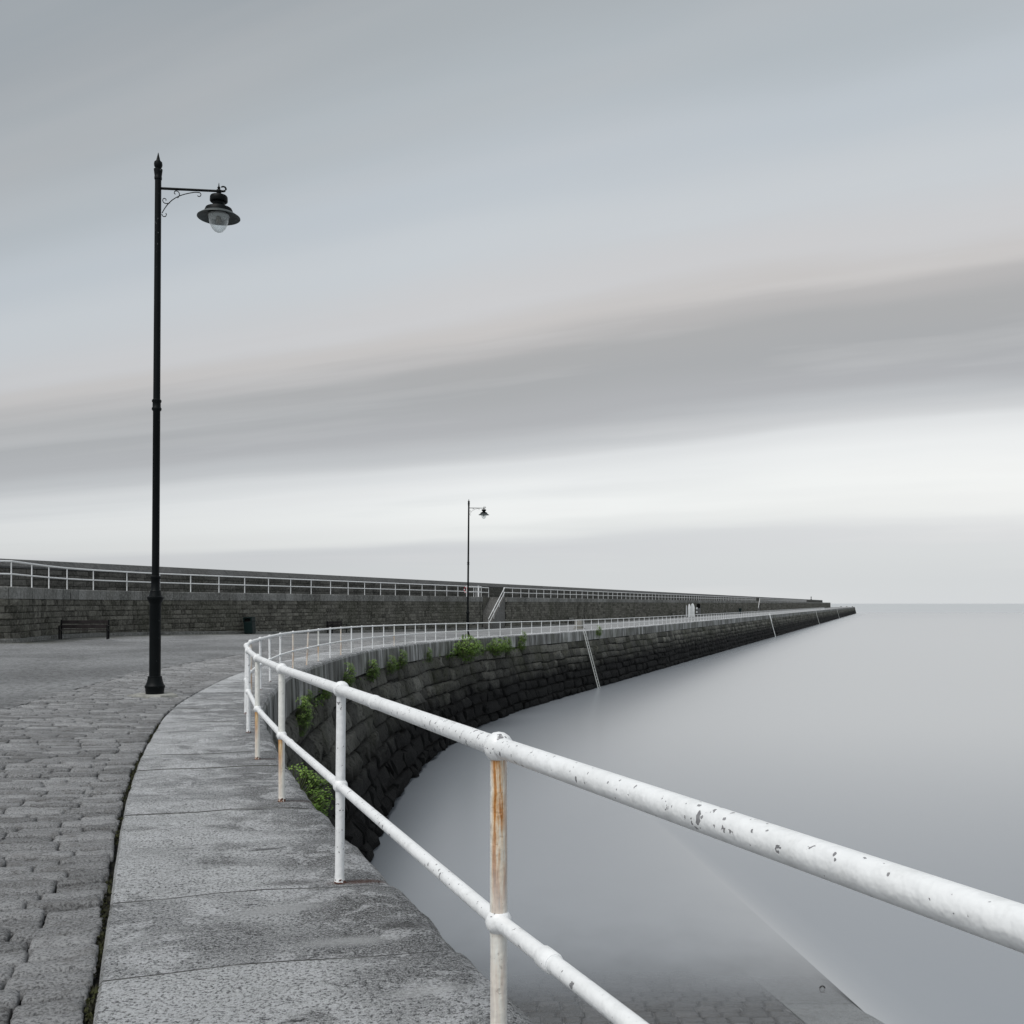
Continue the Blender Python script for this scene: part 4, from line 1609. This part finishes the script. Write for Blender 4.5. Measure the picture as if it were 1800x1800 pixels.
# ================================================================== arched doors far along the wall
def arch_leaf(wd, h, th, n=6):
    """pointed leaf standing in the local x-z plane"""
    out = [(0, 0), (wd, 0), (wd, h * 0.66)]
    for i in range(1, n):
        t = i / n
        out.append((wd - wd / 2 * (t ** 1.6), h * (0.66 + 0.34 * math.sin(t * math.pi / 2))))
    out.append((wd / 2, h))
    for i in range(n - 1, 0, -1):
        t = i / n
        out.append((wd / 2 * (t ** 1.6), h * (0.66 + 0.34 * math.sin(t * math.pi / 2))))
    out.append((0, h * 0.66))
    k2 = len(out)
    V = [(x, -th / 2, z) for x, z in out] + [(x, th / 2, z) for x, z in out]
    F = [tuple(range(k2))[::-1], tuple(range(k2, 2 * k2))] + [(i, (i + 1) % k2, k2 + (i + 1) % k2, k2 + i) for i in range(k2)]
    return V, F


for pxx, lab, kind in ((1209, 'white pointed door standing open, leftmost of the three arched doors', 'a'), (1217.5, 'white pointed door standing open, middle of the three arched doors', 'b'), (1227, 'grey pointed door with black head and white notices, right of the white doors', 'c')):
    yv = yw(pxx - 4)
    s_ = WL.s_of_y(yv)
    x, y_ = WL.off(s_, 0.02)
    nx_, ny_ = WL.nrm(s_)
    dr = root('arched_door', lab, 'door', (float(x), float(y_), float(gz(x, y_)) + 0.01), math.atan2(ny_, nx_) + R(14), 'pointed doors in the parade wall')
    if kind == 'a':
        V, F = arch_leaf(0.52, 2.75, 0.06)
        ob('leaf', me_new('door_leaf', V, F, M['door']), dr, (0.50, 0, 0))
        V, F = arch_leaf(0.24, 2.5, 0.06)
        ob('leaf', me_new('door_leaf', V, F, M['door']), dr, (0.06, 0.12, 0))
        V, F = box(0.36, 0.56, 0.02, 0.08, 0, 2.1)
        ob('frame', me_new('door_frame', V, F, M['door_grey']), dr)
    elif kind == 'b':
        V, F = arch_leaf(0.86, 2.85, 0.06)
        ob('leaf', me_new('door_leaf', V, F, M['door']), dr)
        V, F = box(0.0, 0.05, -0.06, 0.06, 0, 1.8)
        ob('hinge_post', me_new('hinge_post', V, F, M['door_grey']), dr)
    else:
        V, F = arch_leaf(0.95, 2.9, 0.06)
        ob('leaf', me_new('door_leaf', V, F, M['door_grey']), dr, (0.1, 0, 0))
        V, F = arch_leaf(0.75, 1.0, 0.02)
        ob('dark_head', me_new('dark_head', V, F, M['black']), dr, (0.2, -0.05, 1.82))
        for zz in (0.75, 1.55):
            V, F = box(0.02, 0.36, -0.075, -0.06, zz, zz + 0.42)
            ob('notice', me_new('notice', V, F, M['door']), dr)


# ================================================================== ladders down the quay wall
def ladder(sc, lab, wid=0.36, board=False, top_up=0.0, mat='ladder'):
    x, yv = Q.off(sc, 0.45)
    zt_ = float(zq(yv))
    rt = root('ladder', lab, 'ladder', (float(x), float(yv), zt_), 0, 'ladders down the quay wall')

    def pt(q, z):
        zt2 = float(ztop(q))
        o_ = 0.29 + BAT * (zt2 - min(z, zt2)) + 0.30 if z < zt2 else 0.42
        o_ = 0.50 + BAT * (zt_ - 0.3 - z)
        X, Y_ = Q.off(q, o_)
        return (float(X), float(Y_), z)
    for sgn in (-1, 1):
        q = sc + sgn * wid / 2
        V, F = tube([pt(q, zt_ + top_up), pt(q, -0.6)], 0.045, 6)
        wob_('stile', V, F, M[mat], rt, True)
    z = zt_ - 0.25
    while z > 0:
        V, F = tube([pt(sc - wid / 2, z), pt(sc + wid / 2, z)], 0.014, 5)
        wob_('rung', V, F, M[mat], rt)
        z -= 0.3
    if board:
        V = []
        for z, o2 in ((zt_ + 0.3, 0.0), (zt_ - 1.6, 0.0)):
            for q in (sc - 0.42, sc + 0.42):
                p = np.array(pt(q, z))
                nx_, ny_ = Q.nrm(q)
                for dd in (0.06, 0.14):
                    V.append((p[0] + nx_ * dd, p[1] + ny_ * dd, z))
        F = [(0, 2, 6, 4), (1, 5, 7, 3), (0, 1, 3, 2), (4, 6, 7, 5), (0, 4, 5, 1), (2, 3, 7, 6)]
        wob_('white_board', V, F, M['door'], rt)


def s_at_px(pxx, o=0.45):
    r_ = (pxx - 900) / 1800
    ss_ = np.linspace(Q.s_of_y(60), S_END, 60000)
    x, yv = Q.off(ss_, o)
    return float(ss_[int(np.argmin(np.abs(x / yv - r_)))])


ladder(s_at_px(1027.5), 'nearest pale steel ladder down the quay wall, below the square stone block', 0.66)
ladder(s_at_px(1353), 'far ladder on the quay wall topped by a tall white board', 0.6, True, 0.35, 'door')
ladder(s_at_px(1434), 'thin pale ladder far along the quay wall, next beyond the white board', 0.9)
ladder(s_at_px(1471), 'farthest thin ladder on the quay wall near the pier head', 1.1)


# ================================================================== plants rooted in the quay wall
def plant_mesh(seed, rx, rz, heads, leaf):
    r2 = random.Random(seed)
    mb = MB()
    st = MB()
    hs = []
    for i in range(heads):
        th = r2.uniform(0, 2 * math.pi)
        u = r2.random() ** 0.5
        out = math.sqrt(max(0, 1 - u * u))
        hx = rx * u * math.cos(th)
        hz = rz * u * math.sin(th) + 0.05
        hy = 0.05 + (0.62 * rx) * out * r2.uniform(0.55, 1.0)
        hs.append((hx, hy, hz))
    for (hx, hy, hz) in hs:
        V, F = tube([(hx * 0.15, -0.05, hz * 0.3 - 0.1 * rz), (hx * 0.6, hy * 0.6, hz * 0.65 - 0.05), (hx, hy, hz - 0.01)], 0.006, 4, False)
        st.add(V, F)
        bright = r2.random() * 0.5 + 0.28 * (hz / rz + 0.5) + 0.15 * (hy / rx)
        hr_ = leaf * r2.uniform(1.3, 2.3)
        for q in range(16):
            a = r2.uniform(0, 6.28)
            rr_ = hr_ * math.sqrt(r2.random())
            c = np.array([hx + rr_ * math.cos(a), hy + rr_ * math.sin(a), hz + 0.3 * leaf - 0.6 * rr_ ** 2 / hr_ + r2.gauss(0, leaf * 0.3)])
            d = np.array([math.cos(a), math.sin(a) + 0.3, -0.3 + r2.gauss(0, 0.5)])
            d /= np.linalg.norm(d)
            e = np.cross(d, [0, 0.2, 1])
            e /= np.linalg.norm(e)
            l, ww = leaf * r2.uniform(0.5, 1.0), leaf * r2.uniform(0.22, 0.42)
            mb.add([c - d * l / 2, c + e * ww, c + d * l / 2 + [0, 0, 0.15 * l], c - e * ww], [(0, 1, 2, 3)], min(1, max(0, bright + r2.gauss(0, 0.13))))
    return mb.get(), st.get()


PM = []
for sd_, rx, rz, hd, lf in ((1, 0.50, 0.50, 90, 0.055), (2, 0.75, 0.36, 110, 0.06), (3, 0.34, 0.42, 55, 0.05)):
    (V, F, Rr), (V2, F2, _r) = plant_mesh(sd_, rx, rz, hd, lf)
    PM.append((me_new('foliage', V, F, M['leaf'], False, Rr), me_new('stems', V2, F2, M['stem'])))


def on_quay_face(pxx, pyy, ymin=20):
    best = (1e9, None)
    for sq in np.arange(Q.s_of_y(ymin), Q.s_of_y(200), 0.1):
        zt_ = float(ztop(sq)) + ZCOP
        zs_ = np.linspace(0.3, zt_, 40)
        o_ = np.where(zs_ > zt_ - ZCOP, 0.31, 0.29 + BAT * (zt_ - ZCOP - zs_)) + 0.1
        x, yv = Q.off(np.full(40, sq), o_)
        nx_, ny_ = Q.nrm(sq)
        if nx_ * float(x[0]) + ny_ * float(yv[0]) > 0:
            continue
        a = 900 + 1800 * x / yv
        b_ = 1061 - 1800 * (zs_ - EYE) / yv
        e = (a - pxx) ** 2 + (b_ - pyy) ** 2
        i = int(np.argmin(e))
        if e[i] < best[0]:
            best = (float(e[i]), (float(x[i]), float(yv[i]), float(zs_[i]), sq))
    return best[1]


PL = [(521, 1260, 0, 1.05, 'big round bright green plant on the quay wall, right of the third near post'),
      (607, 1190, 2, 1.25, 'upright oval green plant under the coping, left of the leafy row'),
      (570, 1219, 2, 0.85, 'small green plant hanging on the wall below and left of the oval plant'),
      (540, 1226, 2, 0.5, 'tiny green sprig on the wall above the big round plant'),
      (651, 1181, 0, 1.0, 'leafy green clump under the coping, right of the oval plant'),
      (684, 1171, 2, 0.85, 'small bright green clump between two larger clumps under the coping'),
      (704, 1162, 2, 0.85, 'green clump at a coping joint, next right of the small bright clump'),
      (752, 1152, 2, 0.6, 'tiny dark green tuft on the wall left of the widest clump'),
      (808, 1141, 1, 1.35, 'widest bright green clump spilling from the wall below the distant lamp'),
      (865, 1138, 1, 0.9, 'spreading green clump on the wall, next right of the widest one'),
      (888, 1138, 2, 0.8, 'small dull green plant right of the spreading clump'),
      (917, 1122, 2, 0.6, 'little green sprig growing over the coping edge in a joint'),
      (914, 1134, 2, 0.7, 'small green plant on the wall below the sprig at the coping edge'),
      (1050, 1112, 2, 0.7, 'small dark plant on the coping face just right of the nearest ladder')]
for pxx, pyy, v, sc_, lab in PL:
    x, yv, z, sq = on_quay_face(pxx, pyy)
    nx_, ny_ = Q.nrm(sq)
    rt = root('wall_plant', lab, 'plant', (x, yv, z), math.atan2(-nx_, ny_), 'green plants rooted in the quay wall')
    k3 = sc_ * max(1.1, min(2.2, yv / 38)) if yv > 45 else sc_ * 0.95
    rt.scale = (k3 * (2.5 if yv < 55 else 1.7), k3, k3)
    ob('foliage', PM[v][0], rt)
    ob('stems', PM[v][1], rt)
(V, F, Rr), (V2, F2, _r) = plant_mesh(11, 0.62, 0.38, 120, 0.045)
x, yv = Q.off(Q.s_of_y(11.3), 0.40)
nx_, ny_ = Q.nrm(Q.s_of_y(11.3))
rt = root('wall_plant', 'low green leafy plant showing over the near coping edge behind the second near post', 'plant', (float(x), float(yv), 5.95), math.atan2(-nx_, ny_), 'green plants rooted in the quay wall')
ob('foliage', me_new('foliage', V, F, M['leaf'], False, Rr), rt)
ob('stems', me_new('stems', V2, F2, M['stem']), rt)
(V, F, Rr), (V2, F2, _r) = plant_mesh(12, 0.22, 0.26, 26, 0.045)
x, yv = Q.off(Q.s_of_y(9.6), 0.42)
rt = root('wall_plant', 'little green plant at the near coping edge, partly behind the second near post', 'plant', (float(x), float(yv), 5.75), math.atan2(-nx_, ny_), 'green plants rooted in the quay wall')
ob('foliage', me_new('foliage', V, F, M['leaf'], False, Rr), rt)
ob('stems', me_new('stems', V2, F2, M['stem']), rt)

# low weeds creeping along the joint under the coping
mb = MB()
for i in range(900):
    sq = Q.s_of_y(rng.choice((rng.uniform(30, 52), rng.uniform(58, 82))))
    dens = math.sin(sq * 0.9) + 0.6 * math.sin(sq * 2.3 + 1)
    if dens < rng.uniform(-0.6, 1.2):
        continue
    zt_ = float(ztop(sq))
    zc = zt_ + rng.gauss(-0.10, 0.13)
    oo = (0.31 if zc > zt_ else 0.36) + abs(rng.gauss(0, 0.07))
    br = rng.random() * 0.7
    for q in range(7):
        x, yv = Q.off(sq + rng.gauss(0, 0.09), oo + rng.random() * 0.08)
        c = np.array([float(x), float(yv), zc + rng.gauss(0, 0.05)])
        d = np.array([rng.gauss(0, 1), rng.gauss(0, 1), rng.gauss(0, 0.5)])
        d = d / np.linalg.norm(d) * rng.uniform(0.03, 0.065)
        e = np.cross(d, [0.3, 0.2, 1])
        e = e / np.linalg.norm(e) * rng.uniform(0.015, 0.03)
        mb.add([c - d, c + e, c + d, c - e], [(0, 1, 2, 3)], min(1, max(0, br + rng.gauss(0, 0.12))))
V, F, Rr = mb.get()
o_ = wob_('joint_weeds', V, F, M['leaf'], None, False, Rr, kind='stuff')
o_['label'] = 'thin green weeds creeping along the joint under the quay coping'

# ================================================================== slipway running down into the water
SY0, SLOPE = 20.7, 1 / 12.0
KW = 1.47                                         # width of the kerb band


def kx1(yv):                                      # seaward edge of the slipway
    return 7.02 - 0.0975 * (yv - 21.3)


def sz(yv):
    return -(np.asarray(yv, dtype=float) - SY0) * SLOPE


V, F = [], []
yl = list(np.arange(10, 70, 2.0))
for yv in yl:
    xl = float(np.interp(yv, Q.P[:, 1], Q.P[:, 0])) + 0.9
    z = float(sz(yv))
    K1 = kx1(yv)
    K0 = K1 - KW
    for x, zz in ((min(xl, K0 - 0.1), z - 0.022), (K0 - 0.01, z - 0.022), (K1 - 0.04, z - 0.06), (K1 - 0.03, z - 0.3), (K1 - 0.02, z - 0.6), (K1 - 0.01, z - 0.8), (K1 + 0.2, -7.0)):
        V.append((x, float(yv), zz))
for i in range(len(yl) - 1):
    for j in range(6):
        a = i * 7 + j
        F.append((a, a + 1, a + 8, a + 7))
slip = wob_('slipway', V, F, M['slip_joint'], None, kind='structure')

V, F = [], []
for yv in yl:
    z = float(sz(yv))
    K1 = kx1(yv)
    V += [(K1 - 0.07, yv, z - 0.002), (K1 + 0.05, yv, z - 0.03), (K1 + 0.5, yv, z - 0.2), (K1 + 2.2, yv, z - 0.8), (K1 + 5.0, yv, min(z - 2, -6.0))]
for i in range(len(yl) - 1):
    for j in range(4):
        a = i * 5 + j
        F.append((a, a + 1, a + 6, a + 5))
wob_('sloping_toe', V, F, M['slip_kerb'], slip, True, 0.5)


def slip_map(x, yv, d):
    return np.stack([x, yv, sz(yv) + d - 0.015], axis=1)


items = []
yv = 14.5
while yv < 32:
    h = rng.uniform(0.30, 0.38)
    x = float(np.interp(yv, Q.P[:, 1], Q.P[:, 0])) + 1.0 + rng.random() * 0.4
    KX0 = kx1(yv) - KW
    while x < KX0 - 0.1:
        wd = rng.uniform(0.34, 0.58)
        x1 = min(x + wd, KX0 - 0.01)
        if x1 - x > 0.15:
            lift = rng.uniform(-0.01, 0.015)
            Vs, Fs = stone(lambda a, b_, d: slip_map(a, b_, d + lift), x + 0.012, x1 - 0.012, yv + 0.012, yv + h - 0.012, 3, 3, 0.03, 0.03, 0.5, 0.04)
            items.append((metric(Vs, wd, h), Vs, Fs, rng.random()))
        x += wd
    yv += h
place_stones(items, slip, M['slip_sett'], 'sett', 300, True)
yv = 14.3
while yv < 66:
    ln = rng.uniform(1.5, 2.2)
    V = []
    for q in (yv + 0.008, yv + ln - 0.008):
        z = float(sz(q))
        KX1 = kx1(q)
        KX0 = KX1 - KW
        for x, zz in ((KX0, z - 0.1), (KX0, z), (KX1 - 0.05, z), (KX1, z - 0.05), (KX1 + 0.02, z - 0.5)):
            V.append((x, q, zz))
    F = [(i, i + 1, 6 + i, 5 + i) for i in range(4)] + [(4, 3, 2, 1, 0), (5, 6, 7, 8, 9)]
    wob_('kerb_stone', V, F, M['slip_kerb'], slip, False, rng.random())
    yv += ln
rg = root('mooring_ring', 'small dark iron mooring ring standing on the slipway kerb', 'mooring ring', (6.62, 21.85, float(sz(21.85))), R(10))
pts_ = [(0.062 * math.cos(a), 0, 0.075 + 0.062 * math.sin(a)) for a in np.linspace(0, 2 * math.pi, 17)]
V, F = tube(pts_, 0.013, 8)
ob('ring', me_new('ring', V, F, M['ring'], True), rg)
V, F = lathe([(0.05, -0.03), (0.05, 0.012), (0.02, 0.02)], 10)
ob('eye_plate', me_new('eye_plate', V, F, M['ring'], True), rg)

# ================================================================== water
FR = [0, 0.03, 0.07, 0.12, 0.2, 0.3, 0.4, 0.5, 0.6, 0.7, 0.8, 0.88, 0.94, 0.98, 0.998]
RO = [0.04, 0.12, 0.3, 0.6, 1.2, 2.5, 4.5, 7, 10, 14, 20]
FA = [40, 90, 250, 800, 3000, 20000]
xs_ = [None] * (2 + len(FR) + len(RO) + len(FA))
yw_ = np.concatenate([[-400, -60, 0, 10], np.arange(14, 70, 1.0), np.arange(70, 150, 4), np.arange(150, 400, 25), [450, 550, 650, 780, 911]])
V, F, dp, mk = [], [], [], []


def sm(t):
    t = min(1, max(0, t))
    return t * t * (3 - 2 * t)


for yv in yw_:
    wf = float(np.interp(yv, Q.P[:, 1], Q.P[:, 0])) + 1.4
    e_ = max(kx1(min(max(yv, 10), 200)), wf + 4.0)
    row = [(wf - 60, -99), (wf - 1.5, -99)] + [(wf + (e_ - wf) * f, (e_ - wf) * (f - 1)) for f in FR] + [(e_ + o, o) for o in RO] + [(e_ + o, 99) for o in FA]
    for x, rel in row:
        V.append((x, yv, 0))
        dp.append(max(0.0, -float(sz(yv))) if (rel < 0 and yv < 68) else 6)
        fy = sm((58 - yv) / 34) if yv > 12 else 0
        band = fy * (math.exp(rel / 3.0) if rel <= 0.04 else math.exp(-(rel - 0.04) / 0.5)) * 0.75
        bay_sheen = sm((x - wf - 0.3) / 13) * sm((yv - 18) / 55) * (1 - 0.35 * sm((yv - 350) / 500))  # sky sheen, and the wall's dark reflection at its foot, painted into the water colour
        mk.append(max(band, bay_sheen))
nxs = len(xs_)
for i in range(len(yw_) - 1):
    for j in range(nxs - 1):
        a = i * nxs + j
        F.append((a, a + 1, a + nxs + 1, a + nxs))
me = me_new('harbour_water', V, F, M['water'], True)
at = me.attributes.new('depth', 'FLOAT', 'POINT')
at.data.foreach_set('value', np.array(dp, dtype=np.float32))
at = me.attributes.new('milk_sheen', 'FLOAT', 'POINT')
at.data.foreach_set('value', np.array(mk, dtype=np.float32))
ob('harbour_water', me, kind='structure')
V = [(-90000, 911, 0), (90000, 911, 0), (90000, 150000, 0), (-90000, 150000, 0), (-90000, -400, -0.01), (-60, -400, -0.01), (-60, 911, -0.01), (-90000, 911, -0.01)]
F = [(0, 1, 2, 3), (4, 5, 6, 7)]
ob('open_sea', me_new('open_sea', V, F, M['open']), kind='structure')

V = [(-60, -60, -7), (400, -60, -7), (400, 905, -7), (-60, 905, -7)]
ob('seabed', me_new('seabed', V, [(0, 1, 2, 3)], M['seabed']), kind='structure')
